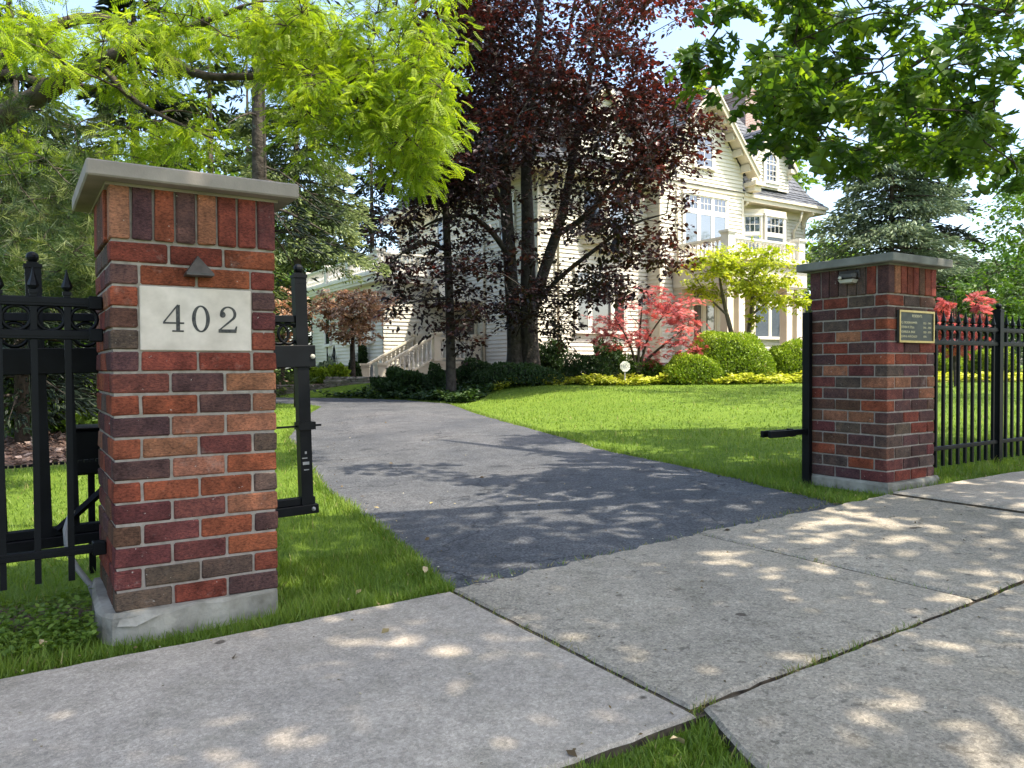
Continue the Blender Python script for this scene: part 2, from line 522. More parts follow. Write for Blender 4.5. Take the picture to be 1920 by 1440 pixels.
# bark and leaves
def bark(name, a, b, sc=9): return simple(name, a, b, sc, 0.9, 0.9, 16, 0.03, 0.15, coord='World')
M['bark_beech'] = bark('bark_grey_beech', (0.032, 0.027, 0.023), (0.065, 0.057, 0.049))
M['bark'] = bark('bark_brown', (0.035, 0.028, 0.022), (0.085, 0.07, 0.055))
M['bark_locust'] = bark('bark_locust', (0.030, 0.024, 0.019), (0.075, 0.060, 0.046))
M['bark_pale'] = bark('bark_pale', (0.10, 0.085, 0.065), (0.17, 0.15, 0.12))
M['l_locust'] = leafmat('leaf_locust', [(0, (0.10, 0.175, 0.013)), (0.5, (0.21, 0.305, 0.02)), (1, (0.36, 0.43, 0.035))], (1.4, 1.4, 0.5), 0.52)
M['l_oak'] = leafmat('leaf_oak', [(0, (0.042, 0.092, 0.018)), (0.6, (0.080, 0.145, 0.022)), (1, (0.17, 0.24, 0.03))], (2.2, 2.2, 0.55), 0.52, 0.38, 0.5)
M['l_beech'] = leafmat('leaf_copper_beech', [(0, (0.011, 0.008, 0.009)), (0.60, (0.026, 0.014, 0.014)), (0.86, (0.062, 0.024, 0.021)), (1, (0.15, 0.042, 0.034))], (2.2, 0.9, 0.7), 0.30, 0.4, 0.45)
M['l_maple'] = leafmat('leaf_red_maple', [(0, (0.16, 0.04, 0.05)), (0.45, (0.44, 0.11, 0.12)), (1, (0.75, 0.32, 0.30))], (1.3, 0.8, 0.7), 0.4)
M['l_plum'] = leafmat('leaf_bronze_plum', [(0, (0.07, 0.05, 0.035)), (0.30, (0.26, 0.18, 0.12)), (0.65, (0.60, 0.43, 0.32)), (1, (0.58, 0.56, 0.34))], (1.3, 0.9, 0.6), 0.4)
M['l_dogwood'] = leafmat('leaf_yellow_green', [(0, (0.16, 0.23, 0.014)), (0.5, (0.36, 0.42, 0.028)), (1, (0.54, 0.55, 0.06))], (1.2, 1.2, 0.5), 0.45)
M['l_shrub'] = leafmat('leaf_clipped_yew', [(0, (0.055, 0.10, 0.010)), (0.5, (0.19, 0.28, 0.018)), (1, (0.44, 0.52, 0.045))], (1.2, 1.3, 0.4), 0.25)
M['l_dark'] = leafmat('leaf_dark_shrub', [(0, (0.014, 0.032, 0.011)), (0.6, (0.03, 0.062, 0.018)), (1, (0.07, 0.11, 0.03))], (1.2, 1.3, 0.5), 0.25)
M['l_cover'] = leafmat('leaf_ground_cover', [(0, (0.18, 0.23, 0.016)), (0.5, (0.40, 0.44, 0.04)), (1, (0.58, 0.58, 0.10))], (1.1, 1.1, 0.5), 0.3)
M['l_tree'] = leafmat('leaf_green_tree', [(0, (0.035, 0.08, 0.014)), (0.6, (0.07, 0.14, 0.02)), (1, (0.13, 0.21, 0.035))], (1.4, 1.5, 0.5), 0.4)
M['l_light'] = leafmat('leaf_light_tree', [(0, (0.07, 0.13, 0.02)), (0.6, (0.12, 0.20, 0.03)), (1, (0.20, 0.28, 0.05))], (1.4, 1.4, 0.5), 0.45)
M['n_blue'] = leafmat('needles_blue_spruce', [(0, (0.06, 0.10, 0.062)), (0.5, (0.20, 0.26, 0.16)), (1, (0.44, 0.49, 0.31))], (1.1, 1.2, 0.8), 0.12)
M['n_yellow'] = leafmat('needles_yellow_green_spruce', [(0, (0.05, 0.08, 0.03)), (0.5, (0.17, 0.22, 0.085)), (1, (0.46, 0.50, 0.24))], (1.1, 1.2, 0.6), 0.18)
M['n_green'] = leafmat('needles_green_spruce', [(0, (0.032, 0.06, 0.016)), (0.6, (0.085, 0.13, 0.03)), (1, (0.22, 0.26, 0.06))], (1.2, 1.2, 0.5), 0.15)
M['n_dark'] = leafmat('needles_dark_spruce', [(0, (0.010, 0.018, 0.011)), (0.6, (0.024, 0.038, 0.020)), (1, (0.06, 0.08, 0.04))], (1.1, 1.1, 0.6), 0.10)
M['n_pine'] = leafmat('needles_pine', [(0, (0.020, 0.045, 0.011)), (0.6, (0.055, 0.09, 0.020)), (1, (0.17, 0.20, 0.055))], (1.2, 1.2, 0.5), 0.2)
M['grass'] = leafmat('grass_blades', [(0, (0.066, 0.122, 0.015)), (0.55, (0.135, 0.210, 0.026)), (0.9, (0.23, 0.30, 0.044)), (1, (0.30, 0.26, 0.10))], (1.3, 1.35, 0.4), 0.35)
M['dry'] = simple('dry_leaf', (0.34, 0.25, 0.13), (0.46, 0.37, 0.22), 60, 0.7, coord='World')

# ------------------------------------------------------------------ ground, drive, walk
def axis(fine0, fine1, step, far0, far1):
    a = list(np.arange(fine0, fine1 + 1e-6, step))
    d = step; x = fine1
    while x < far1:
        d *= 1.22; x += d; a.append(x)
    d = step; x = fine0; pre = []
    while x > far0:
        d *= 1.22; x -= d; pre.append(x)
    return np.array(pre[::-1] + a)


gx = axis(-9, 16, 0.2, -900, 900)
gy = axis(-2.4, 27, 0.2, -400, 1500)
GX, GY = np.meshgrid(gx, gy)
gzv = GZ(GX, GY)
sink = in_drive(GX, GY) | in_walk(GX, GY) | in_apron(GX, GY)
gzv = gzv - 0.022 * sink
nx, ny = len(gx), len(gy)
idx = np.arange(nx * ny).reshape(ny, nx)
Fq = np.stack([idx[:-1, :-1], idx[:-1, 1:], idx[1:, 1:], idx[1:, :-1]], -1).reshape(-1, 4)


def mulch(X, Y):
    a = 1 - ((X + 7.0) / 3.4) ** 2 - ((Y - 10.6) / 3.3) ** 2
    b = np.where((Y > np.where(X < -2.5, 24.2, 22.6)) & (Y < 29) & (X > -9) & (X < 26), 1.0, -1.0)
    s, r = SR(X, Y)
    c_ = np.where((r > 0.32) & (r < 0.75) & (s < -0.02) & (s > -2.5), 0.4, -1)
    return np.clip(np.maximum(np.maximum(a, b), c_) * 6, 0, 1)


put('ground', mesh_np('ground', np.stack([GX, GY, gzv], -1).reshape(-1, 3), Fq, mulch(GX, GY).ravel()), M['lawn'], None, True, 'structure')

# driveway sheet
nu, nw = 110, 22
ly = np.concatenate([[3.30], np.linspace(3.6, 20.3, nu - 2), [21.2]])
ry = np.concatenate([[4.84], np.linspace(5.05, 23.2, nu - 2), [24.2]])
lx = xl_edge(ly); rx = xr_edge(ry); lx[-1] = -16; rx[-1] = -16
lx[0] = -0.20; rx[0] = 2.20
jl = RNG.normal(0, 0.018, nu); jr = RNG.normal(0, 0.018, nu)
w = np.linspace(0, 1, nw)[None, :]
DX = (lx + jl)[:, None] * (1 - w) + (rx + jr)[:, None] * w
DY = ly[:, None] * (1 - w) + ry[:, None] * w
_s, _r = SR(DX, DY)
DZ = GZ(DX, DY) + 0.003 + 0.018 * (1 - (2 * w - 1) ** 4) * smooth((_r + 0.05) / 0.9)
idx = np.arange(nu * nw).reshape(nu, nw)
Fq = np.stack([idx[:-1, :-1], idx[:-1, 1:], idx[1:, 1:], idx[1:, :-1]], -1).reshape(-1, 4)
put('driveway', mesh_np('driveway', np.stack([DX, DY, DZ], -1).reshape(-1, 3), Fq), M['asphalt'], None, True, 'structure')

# sidewalk: every slab a piece of its own
walk = empty('sidewalk', (0, 0, 0)); walk['kind'] = 'structure'


def slab_piece(corners_sr, m, name='slab', top=0.024, jit=0.003, wav=0.0):
    pts = []
    n = len(corners_sr)
    for i in range(n):
        (s0, r0), (s1, r1) = corners_sr[i], corners_sr[(i + 1) % n]
        L = math.hypot(s1 - s0, r1 - r0); k = max(2, int(L / 0.06))
        for q in range(k):
            u = q / k
            s_, r_ = s0 + (s1 - s0) * u, r0 + (r1 - r0) * u
            j = jit if 0 < q < k else 0
            if wav and i == wav_edge: j = wav
            pts.append((s_ + random.gauss(0, j * .6), r_ + random.gauss(0, j)))
    P = [W(s_, r_) for s_, r_ in pts]
    cx = sum(p.x for p in P) / len(P); cy_ = sum(p.y for p in P) / len(P)
    V = []; Fs = []
    n = len(P)
    for p in P: V.append((p.x, p.y, gz(p.x, p.y) - 0.08))
    for p in P: V.append((p.x, p.y, gz(p.x, p.y) + top - 0.010))
    for p in P:
        d = Vector((cx - p.x, cy_ - p.y, 0)); d.normalize()
        V.append((p.x + d.x * .012, p.y + d.y * .012, gz(p.x, p.y) + top))
    for i in range(n):
        j = (i + 1) % n
        Fs.append((i, j, n + j, n + i)); Fs.append((n + i, n + j, 2 * n + j, 2 * n + i))
    Fs.append(tuple(range(2 * n, 3 * n)))
    b = MB(); b.add(V, Fs)
    o = b.build(name, m, walk)
    o.data.materials.append(M['joint'])
    for p in o.data.polygons:
        if abs(p.normal.z) < .3: p.material_index = 1          # soil colour on the sides, also painting the shadowed step dark
    return o


wav_edge = -1
G = 0.009
js = [-7.1, -5.5, -3.9, -2.3, -0.75, 1.31, 2.93, 4.62, 6.2, 7.8, 9.4, 11.0, 12.6, 14.2]
for i in range(len(js) - 1):
    G = .011
    a, b_ = js[i] + G, js[i + 1] - G
    old = 1.2 < a < 4.0
    wav_edge = 2
    ins = [(b_, float(R_IN(b_ - 0.02))), (a, float(R_IN(a + 0.02)))]
    ro = -1.60 if a > 1.2 else -1.645
    tp = {5: .022, 6: .024, 7: .040}.get(i, .034 if i > 7 else .022)
    slab_piece([(a, ro), (b_, ro)] + ins, M['walk_old'] if old else M['walk'], top=tp, wav=0.012 if old else 0.0)
wav_edge = -1
slab_piece([(1.35, -1.625), (6.3, -1.625), (6.6, -5.2), (0.2, -5.2), (0.84, -3.0), (1.225, -1.90)], M['walk_old'], jit=0.003)
# dirt that fills the joints
b = MB()
for s0, s1, r0, r1 in [(-7, 14, -1.64, -1.58)] + [(j - .03, j + .03, -1.6, float(R_IN(j)) - .01) for j in js]:
    n = 24
    for k in range(n):
        u0, u1 = k / n, (k + 1) / n
        if s1 - s0 > 1: q = [(s0 + (s1 - s0) * u0, r0), (s0 + (s1 - s0) * u1, r0), (s0 + (s1 - s0) * u1, r1), (s0 + (s1 - s0) * u0, r1)]
        else: q = [(s0, r0 + (r1 - r0) * u0), (s1, r0 + (r1 - r0) * u0), (s1, r0 + (r1 - r0) * u1), (s0, r0 + (r1 - r0) * u1)]
        zo = 0.001 if s1 - s0 > 1 else 0.008
        P = [W(*p) for p in q]
        b.quad(*[(p.x, p.y, gz(p.x, p.y) + zo) for p in P])
b.build('joint_dirt', M['joint'], walk, kind='stuff')

# ------------------------------------------------------------------ brick gate pillars
PAL = {'O': (0.215, 0.064, 0.034), 'T': (0.235, 0.104, 0.060), 'R': (0.170, 0.047, 0.032), 'M': (0.124, 0.043, 0.038),
       'P': (0.086, 0.045, 0.042), 'D': (0.086, 0.060, 0.047), 'B': (0.106, 0.055, 0.039)}
_bricks = {}


def brick_mesh(L, H, D):
    key = (round(L, 3), round(H, 3), round(D, 3), random.randrange(4))
    if key not in _bricks:
        b = MB(); b.box(-L / 2, L / 2, 0, D, 0, H, 0.0045)
        b.v = [(x + random.uniform(-.0016, .0016), y + random.uniform(-.0018, .0018), z + random.uniform(-.0016, .0016)) for x, y, z in b.v]
        me = b.mesh('brick'); me.materials.append(M['brick']); _bricks[key] = me
    return _bricks[key]


def lay(root, x, y, z, rot, L, H, D, col):
    o = bpy.data.objects.new('brick', brick_mesh(L, H, D)); C.objects.link(o)
    o.parent = root; o.location = (x, y, z); o.rotation_euler = (0, 0, rot)
    k = random.uniform(0.85, 1.15)
    o.color = (PAL[col][0] * k, PAL[col][1] * k * random.uniform(.94, 1.06), PAL[col][2] * k * random.uniform(.92, 1.08), 1)
    return o


CH = 0.0813


def pillar(root, z0, rows, front, weights, plate=False, soldiers=None, capmat='cap', base=None):
    """front: list of strings top to bottom, one letter for each brick seen on the street face; local x along the street, y away."""
    L = 0.6
    hb = CH - 0.0105
    pick = lambda: random.choices(list(weights), list(weights.values()))[0]
    top = z0 + rows * CH
    core = MB(); core.box(0.007, L - .007, 0.007, L - .007, z0 - .02, top + .205)
    core.build('mortar', M['mortar'], root)
    for i in range(rows):                     # i from the bottom
        row = rows - 1 - i
        z = z0 + i * CH + random.uniform(-.0012, .0012)
        letters = front[row] if row < len(front) else ''
        g = lambda k: letters[k] if k < len(letters) else pick()
        tB = (rows - 1 - i) % 2 == 0
        dj = lambda: random.uniform(-.0025, .0015)
        if tB:                                # three stretchers on street and back faces
            holes = plate and row in (2, 4)
            if holes:
                lay(root, 0.046, dj(), z, 0, 0.092, hb, 0.092, g(0)); lay(root, L - 0.046, dj(), z, 0, 0.092, hb, 0.092, g(1))
            else:
                for k, (a, b_) in enumerate(((0, .195), (.205, .395), (.405, .6))):
                    lay(root, (a + b_) / 2, dj(), z, 0, b_ - a, hb, 0.092, g(k))
            for a, b_ in ((0, .195), (.205, .395), (.405, .6)):
                lay(root, (a + b_) / 2, L - dj(), z, PI, b_ - a, hb, 0.092, pick())
            for a, b_ in ((.102, .295), (.305, .498)):
                lay(root, dj(), (a + b_) / 2, z, -PI / 2, b_ - a, hb, 0.092, pick())
                lay(root, L - dj(), (a + b_) / 2, z, PI / 2, b_ - a, hb, 0.092, pick())
        else:                                 # corner bricks run along the side faces
            lets = list(letters)
            if plate and row == 3 and len(lets) == 2: lets = [lets[0], None, None, lets[1]]
            gg = lambda k: (lets[k] if k < len(lets) and lets[k] else pick())
            for sx, c_ in ((0, gg(0)), (1, gg(3))):
                rot = -PI / 2 if sx == 0 else PI / 2
                x = dj() if sx == 0 else L - dj()
                for k, (a, b_) in enumerate(((0, .195), (.205, .395), (.405, .6))):
                    lay(root, x, (a + b_) / 2, z, rot, b_ - a, hb, 0.092, c_ if k == 0 else pick())
            for k, (a, b_) in enumerate(((.102, .295), (.305, .498))):
                if not (plate and row == 3):
                    lay(root, (a + b_) / 2, dj(), z, 0, b_ - a, hb, 0.092, gg(k + 1))
                lay(root, (a + b_) / 2, L - dj(), z, PI, b_ - a, hb, 0.092, pick())
    # soldier course, a little proud
    zs = top + 0.002; hs = 0.198; q = 0.009
    for k in range(8):
        x = -q + 0.004 + (k + .5) * (L + 2 * q - .008) / 8
        c_ = soldiers[k] if soldiers else pick()
        lay(root, x, -q, zs, 0, 0.0665, hs, 0.085, c_)
        lay(root, x, L + q, zs, PI, 0.0665, hs, 0.085, pick())
    for k in range(6):
        y = 0.085 + (k + .5) * (L - .17) / 6
        lay(root, -q, y, zs, -PI / 2, 0.0625, hs, 0.085, pick())
        lay(root, L + q, y, zs, PI / 2, 0.0625, hs, 0.085, pick())
    zc = top + 0.205
    b = MB(); b.box(-.078, L + .078, -.086, L + .078, zc, zc + .058, 0.006)
    b.box(-0.012, L + .012, -0.012, L + .012, zc - .012, zc - .001)
    b.build('cap', M[capmat], root)
    return top


zL = 0.081
pl = site('brick_pillar', 0, 0, 0, 'red brick gate pillar with the white stone plate reading 402', 'pillar', 'brick gate pillars beside the driveway')
front = ['RRO', 'POOR', 'OP', 'BM', 'DR', 'PRRR', 'MPT', 'OOPT', 'PTT', 'OTMD', 'PTO', 'OOOD', 'MMT', 'BMOP', 'MMO', 'MDDR', 'DRP']
topL = pillar(pl, zL, 17, front, {'O': 3, 'R': 4, 'M': 3, 'P': 2, 'D': 2, 'B': 3, 'T': 1}, True, 'TPOPTRRM')
zp0 = topL - 5 * CH
b = MB(); b.box(0.097, 0.503, -0.003, 0.06, zp0 - 0.004, zp0 + 3 * CH - 0.006, 0.003)
plate = b.build('number_plate', M['plate'], pl)


def stroke(mb, outline, y0, y1): mb.prism(outline, y0, y1)


def arc(cx, cz, rx, rz, a0, a1, n=14): return [(cx + rx * math.cos(math.radians(a0 + (a1 - a0) * i / n)), cz + rz * math.sin(math.radians(a0 + (a1 - a0) * i / n))) for i in range(n + 1)]


def band(mb, outer, inner, y0, y1):
    n = len(outer)
    for i in range(n - 1):
        mb.prism([outer[i], outer[i + 1], inner[i + 1], inner[i]], y0, y1)


DH = 0.104
zd = zp0 + 0.068
y0_, y1_ = -0.0045, -0.0025
# 4
b = MB(); x = 0.176; h = DH
b.prism([(x + .046, zd), (x + .060, zd), (x + .060, zd + h), (x + .046, zd + h - .006)], y0_, y1_)
b.prism([(x, zd + .030), (x + .075, zd + .030), (x + .075, zd + .037), (x, zd + .037)], y0_ + .0003, y1_)
b.prism([(x, zd + .037), (x + .007, zd + .037), (x + .056, zd + h), (x + .050, zd + h)], y0_ - .0003, y1_)
b.prism([(x + .032, zd), (x + .073, zd), (x + .073, zd + .006), (x + .032, zd + .006)], y0_ - .0006, y1_)
b.build('digit', M['ink'], plate)
# 0
b = MB(); x = 0.312
band(b, arc(x, zd + h / 2, .033, h / 2, 0, 360, 36), arc(x, zd + h / 2, .019, h / 2 - .006, 0, 360, 36), y0_, y1_)
b.build('digit', M['ink'], plate)
# 2
b = MB(); x = 0.414
band(b, arc(x, zd + h * .71, .031, h * .29, 190, -40, 22), arc(x, zd + h * .71, .020, h * .29 - .006, 190, -40, 22), y0_, y1_)
b.lathe([(0.001, 0)], 0, 0, 3) if False else None
ct = arc(x - .021, zd + h * .68, .011, .012, 0, 360, 14); b.prism(ct[:-1], y0_ - .0003, y1_)
p_ = arc(x, zd + h * .71, .031, h * .29, -30, -40, 1)[1]; p2 = arc(x, zd + h * .71, .020, h * .29 - .006, -30, -40, 1)[1]
b.prism([p_, p2, (x - .036, zd + .012), (x - .028, zd + .012)], y0_ - .0002, y1_)
b.prism([(x - .037, zd), (x + .030, zd), (x + .034, zd + .026), (x + .029, zd + .026), (x + .024, zd + .014), (x - .037, zd + .013)], y0_ - .0004, y1_)
b.build('digit', M['ink'], plate)
# small lamp above the plate
b = MB(); zz = zp0 + 3 * CH + 0.045
b.add([(.252, -.002, zz), (.252, -.062, zz + .002), (.352, -.062, zz + .002), (.352, -.002, zz), (.302, -.004, zz + .075), (.302, -.018, zz + .072),
       (.252, -.002, zz - .008), (.252, -.062, zz - .006), (.352, -.062, zz - .006), (.352, -.002, zz - .008)],
      [(0, 1, 5, 4), (1, 2, 5), (2, 3, 4, 5), (6, 7, 1, 0), (7, 8, 2, 1), (8, 9, 3, 2), (9, 8, 7, 6), (0, 4, 3)])
b.box(.285, .319, -.012, .002, zz + .01, zz + .05)
b.build('lamp', M['lamp'], pl)


def footing(root, outline, z0, z1, m):
    b = MB(); n = len(outline)
    V = [(x, y, z0) for x, y in outline] + [(x + random.gauss(0, .004), y + random.gauss(0, .004), z1 - .015 + random.gauss(0, .006)) for x, y in outline]
    V += [(x * .97 + .3 * .03, y * .97 + .3 * .03, z1 + random.gauss(0, .003)) for x, y in outline]
    Fs = []
    for i in range(n):
        j = (i + 1) % n
        Fs += [(i, j, n + j, n + i), (n + i, n + j, 2 * n + j, 2 * n + i)]
    Fs.append(tuple(range(2 * n, 3 * n)))
    b.add(V, Fs)
    b.build('footing', m, root)


ol = [(-.03, .62), (-.045, .35), (-.05, .12), (-.04, .03), (-.015, -.02), (.04, -.042), (.10, -.052), (.17, -.048), (.28, -.040), (.38, -.030), (.47, -.020), (.53, -.010), (.60, -.002), (.61, .2), (.605, .62)]
footing(pl, ol, -.12, zL - .001, M['footing'])
b = MB()
b.add([(.0, -.050, .045), (.06, -.068, .040), (.11, -.062, .056), (.15, -.058, .066), (.10, -.045, .076), (.01, -.040, .064), (.01, -.02, .04), (.1, -.02, .04)],
      [(0, 1, 2, 5), (2, 3, 4), (2, 4, 5), (5, 4, 7, 6), (0, 5, 6), (1, 0, 6, 7), (1, 7, 3, 2), (3, 7, 4)])
b.build('loose_mortar_chunk', M['footing'], pl)

# right pillar
RS, RR = 4.71, -0.16
zR = 0.178
wts = {'O': 1, 'R': 3, 'M': 3, 'P': 4, 'D': 5, 'B': 4, 'T': 0.7}  # darker bricks favoured, putting this pillar's shade into the colour
pr = site('brick_pillar', RS, RR, 0, 'shade-tinted red brick gate pillar with the bronze plaque and the floodlight', 'pillar', 'brick gate pillars beside the driveway')
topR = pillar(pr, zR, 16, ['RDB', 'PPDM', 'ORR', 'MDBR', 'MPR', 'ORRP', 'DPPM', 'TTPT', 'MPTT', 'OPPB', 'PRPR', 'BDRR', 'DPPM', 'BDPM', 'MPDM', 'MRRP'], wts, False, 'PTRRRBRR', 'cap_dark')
footing(pr, [(-.03, .61), (-.04, .3), (-.03, -.03), (.2, -.045), (.45, -.04), (.62, -.03), (.63, .3), (.62, .62)], -.02, zR - .001, M['footing'])


def text(name, body, size, x, z, y, m, parent, align='CENTER', rotx=PI / 2, ext=0.0006):
    cu = bpy.data.curves.new(name, 'FONT'); cu.body = body; cu.size = size; cu.align_x = align; cu.extrude = ext
    t = bpy.data.objects.new(name, cu); C.objects.link(t)
    bpy.context.view_layer.update()
    dg = bpy.context.evaluated_depsgraph_get()
    me = bpy.data.meshes.new_from_object(t.evaluated_get(dg))
    bpy.data.objects.remove(t)
    me.transform(Matrix.Translation((x, y, z)) @ Matrix.Rotation(rotx, 4, 'X'))
    me.materials.clear()
    return put(name, me, m, parent)


pz0, pz1, px0, px1 = 1.142, 1.366, 0.10, 0.545
b = MB(); b.box(px0, px1, -.022, -.006, pz0, pz1)
plq = b.build('plaque', M['bronze'], pr)
b = MB(); f_ = .014
b.box(px0, px1, -.028, -.0225, pz1 - f_, pz1); b.box(px0, px1, -.028, -.0225, pz0, pz0 + f_)
b.box(px0, px0 + f_, -.0278, -.0224, pz0 + f_, pz1 - f_); b.box(px1 - f_, px1, -.0278, -.0224, pz0 + f_, pz1 - f_)
b.build('frame', M['brass'], plq)
text('lettering', 'RESIDENTS', .026, (px0 + px1) / 2, pz1 - .046, -.0228, M['letter'], plq)
for k, (t1, t2) in enumerate((('F.J. DECKERHAMMER', '1921 - 1941'), ('STEVEN M. STILA', '1941 - 1959'), ('CHARLES A. BAGE', '1959 - 1974'), ('JOHN & ANN DALEY', '1974'))):
    z = pz1 - .092 - k * .032
    text('lettering', t1, .0215, px0 + .026, z, -.0228, M['letter'], plq, 'LEFT')
    text('lettering', t2, .0215, px0 + .30, z, -.0228, M['letter'], plq, 'LEFT')
# floodlight on the driveway face
b = MB()
cyl = [(0.045 * math.cos(a), 0.045 * math.sin(a)) for a in np.linspace(0, 2 * PI, 13)[:-1]]
b.box(-.020, -.001, .20, .36, 1.60, 1.66, .004)
b.box(-.075, -.021, .20, .34, 1.585, 1.65, .02)
fl = b.build('floodlight', M['lamp'], pr)
b = MB()
b.add([(-.077, .21, 1.592), (-.077, .33, 1.592), (-.070, .315, 1.570), (-.070, .225, 1.570), (-.014, .225, 1.566), (-.014, .315, 1.566), (-.012, .21, 1.59), (-.012, .33, 1.59)],
      [(0, 1, 2, 3), (3, 2, 5, 4), (0, 3, 4, 6), (1, 7, 5, 2)])
b.build('diffuser', M['white_plastic'], fl)
b = MB(); b.lathe([(0.004, 0), (.011, .004), (.013, .012), (.008, .022)], -.094, .30, 8); b.v = [(x, y, z + 1.592) for x, y, z in b.v]
b.build('sensor', M['white_plastic'], fl)


# ------------------------------------------------------------------ iron fences and gate
def picket_mesh(z0, zc, tip, w=.011):
    b = MB(); b.box(-w, w, -w, w, z0, zc)
    b.box(-w - .004, w + .004, -w - .004, w + .004, zc, zc + .014)
    b.lathe([(.007, zc + .014), (.020, zc + .030), (.018, zc + .040), (.010, (zc + tip) / 2 + .012), (.0015, tip)], n=6)
    me = b.mesh('picket'); me.materials.append(M['iron']); return me


def ring_mesh(R, zc):
    b = MB(); b.ring((0, 0, zc), R - .006, .0085 if R < .06 else .012, 'y', 18, 5)
    me = b.mesh('ring'); me.materials.append(M['iron']); me.polygons.foreach_set('use_smooth', [True] * len(me.polygons)); return me


def post_mesh(z0, z1, w=.031, ball=.026):
    b = MB(); b.box(-w, w, -w, w, z0, z1)
    b.box(-w - .005, w + .005, -w - .005, w + .005, z1, z1 + .016); b.box(-w - .001, w + .001, -w - .001, w + .001, z1 - .03, z1 - .022)
    b.box(-w * .75, w * .75, -w * .75, w * .75, z1 + .016, z1 + .026)
    zz = z1 + .026 + ball * .85
    b.lathe([(ball * .35, z1 + .024)] + [(ball * math.cos(a), zz + ball * math.sin(a)) for a in np.linspace(-1.2, 1.5, 8)], n=12)
    me = b.mesh('post'); me.materials.append(M['iron']); return me


def fence(root, s_list, posts, z0, zt1, zt2, zb, zc, tip, x0, x1, gap, R):
    for nm, z, h in (('rail', zt1, .018), ('rail', zt2, .018), ('rail', zb, .016)):
        b = MB(); b.box(x0, x1, -.016, .016, z - h, z + h, .003); b.box(x0, x1, -.0195, .0195, z - h * .3, z + h * .25)
        b.build(nm, M['iron'], root)
    pm = picket_mesh(z0, zc, tip); rm = ring_mesh(R, (zt1 + zt2) / 2)
    for s in s_list:
        o = put('picket', pm, None, root); o.location = (s, 0, random.uniform(-.004, .004))
        o = put('ring', rm, None, root); o.location = (s + gap / 2, 0, 0)
    for s in posts[0]:
        o = put('post', posts[1], None, root); o.location = (s, 0, 0)


fl_ = site('iron_fence', 0, 0.30, 0, 'black iron fence with spear tips and rings on the left of the 402 pillar', 'fence', 'black iron fence runs')
n_l = 26
fence(fl_, [-.112 * k - .01 for k in range(1, n_l)], ([-2.35], post_mesh(0, 1.42)), .155, 1.245, 1.118, .270, 1.272, 1.372, -.112 * n_l, -.002, .112, .052)
for z in (1.245, 1.118, .270):
    b = MB(); b.box(-.05, -.001, -.026, .026, z - .026, z + .026, .004); b.build('bracket', M['iron'], fl_)
fr = site('iron_fence', RS + .6, 0.14, 0.10, 'black iron fence with a ball topped post right of the plaque pillar', 'fence', 'black iron fence runs')
pos = [0.115 * k for k in range(1, 60)]
post_s = [1.585 + 1.84 * k for k in range(4)]
pos = [p for p in pos if min(abs(p - q) for q in post_s) > .055]
fence(fr, pos, (post_s, post_mesh(-.05, 1.345)), .065, 1.185, 1.065, .215, 1.205, 1.325, .002, 7.1, .115, .0605)

# sliding gate, standing open behind the numbered pillar
gt = site('sliding_gate', 1.0, .85, 0, 'black iron sliding gate standing open behind the 402 pillar', 'gate')
gt.rotation_euler = Matrix.Rotation(ANG, 3, 'Z').to_4x4().to_euler() if False else (0, math.radians(-1.3), ANG)
for z0, z1, y0, y1, x0, x1 in ((.215, .262, -.045, .045, -4.2, .055), (.262, .30, -.02, .03, -4.2, .045), (.99, 1.105, -.04, .03, -4.2, .065), (1.225, 1.262, -.018, .018, -4.2, -.03)):
    b = MB(); b.box(x0, x1, y0, y1, z0, z1, .003); b.build('rail', M['iron'], gt)
pmesh = post_mesh(.262, 1.46)
for s in (0.0, -1.19, -2.9):
    o = put('post', pmesh, None, gt); o.location = (s, 0, 0)
pk = picket_mesh(.30, 1.275, 1.375, .012); rk = ring_mesh(.058, 1.166)
b = MB(); b.box(-.235, -.205, -.02, .02, .30, 1.225); b.build('upright', M['iron'], gt)
for k in range(30):
    s = -.235 - .138 * k
    if abs(s + 1.19) < .06: continue
    if k: o = put('picket', pk, None, gt); o.location = (s, 0, 0)
    o = put('ring', rk, None, gt); o.location = (s + .069 + (.05 if k == 0 else 0), 0, 0)
    if k == 0: o = put('ring', rk, None, gt); o.location = (s + .17, 0, 0)
for x in (.025, -.19):
    b = MB(); b.lathe([(.011, 0), (.010, .006), (.004, .010)], n=8); b.v = [(x + p, -.046 - q2, .240 + q) for p, q, q2 in b.v]
    b.build('bolt', M['pipe'], gt)
b = MB(); b.lathe([(.014, 0), (.012, .007), (.004, .011)], n=8); b.v = [(.048 + p, -.041 - q2, 1.045 + q) for p, q, q2 in b.v]
b.build('bolt', M['white_plastic'], gt)
b = MB(); b.tube([(-1.14, -.03, .29), (-.93, -.03, .47), (-.7, -.03, .66)], .018, 4); b.build('brace', M['iron'], gt)
b = MB(); b.box(-.04, .05, -.05, .03, .66, .70); b.box(.05, .09, -.02, .0, .674, .684); b.box(-.3, -.04, -.02, -.01, .674, .684); b.build('chain_bracket', M['iron'], gt)
b = MB()
for k in range(150):
    x = -4.0 + k * .024
    b.box(x, x + .018, -.006 if k % 2 else -.011, .006 if k % 2 else .011, .600 + .02 * math.sin(k * .04), .612 + .02 * math.sin(k * .04))
b.build('drive_chain', M['iron'], gt, kind='stuff')
b = MB()
for k in range(9):
    z = .42 + .016 * k + random.uniform(0, .01)
    b.box(.0315, .0325, random.uniform(-.028, .0), random.uniform(.004, .022), z, z + random.uniform(.004, .02))
    if k % 2: b.box(random.uniform(-.026, -.005), random.uniform(.0, .022), -.0325, -.0315, z, z + random.uniform(.004, .016))
b.build('bare_metal_scuff', M['pipe'], gt)

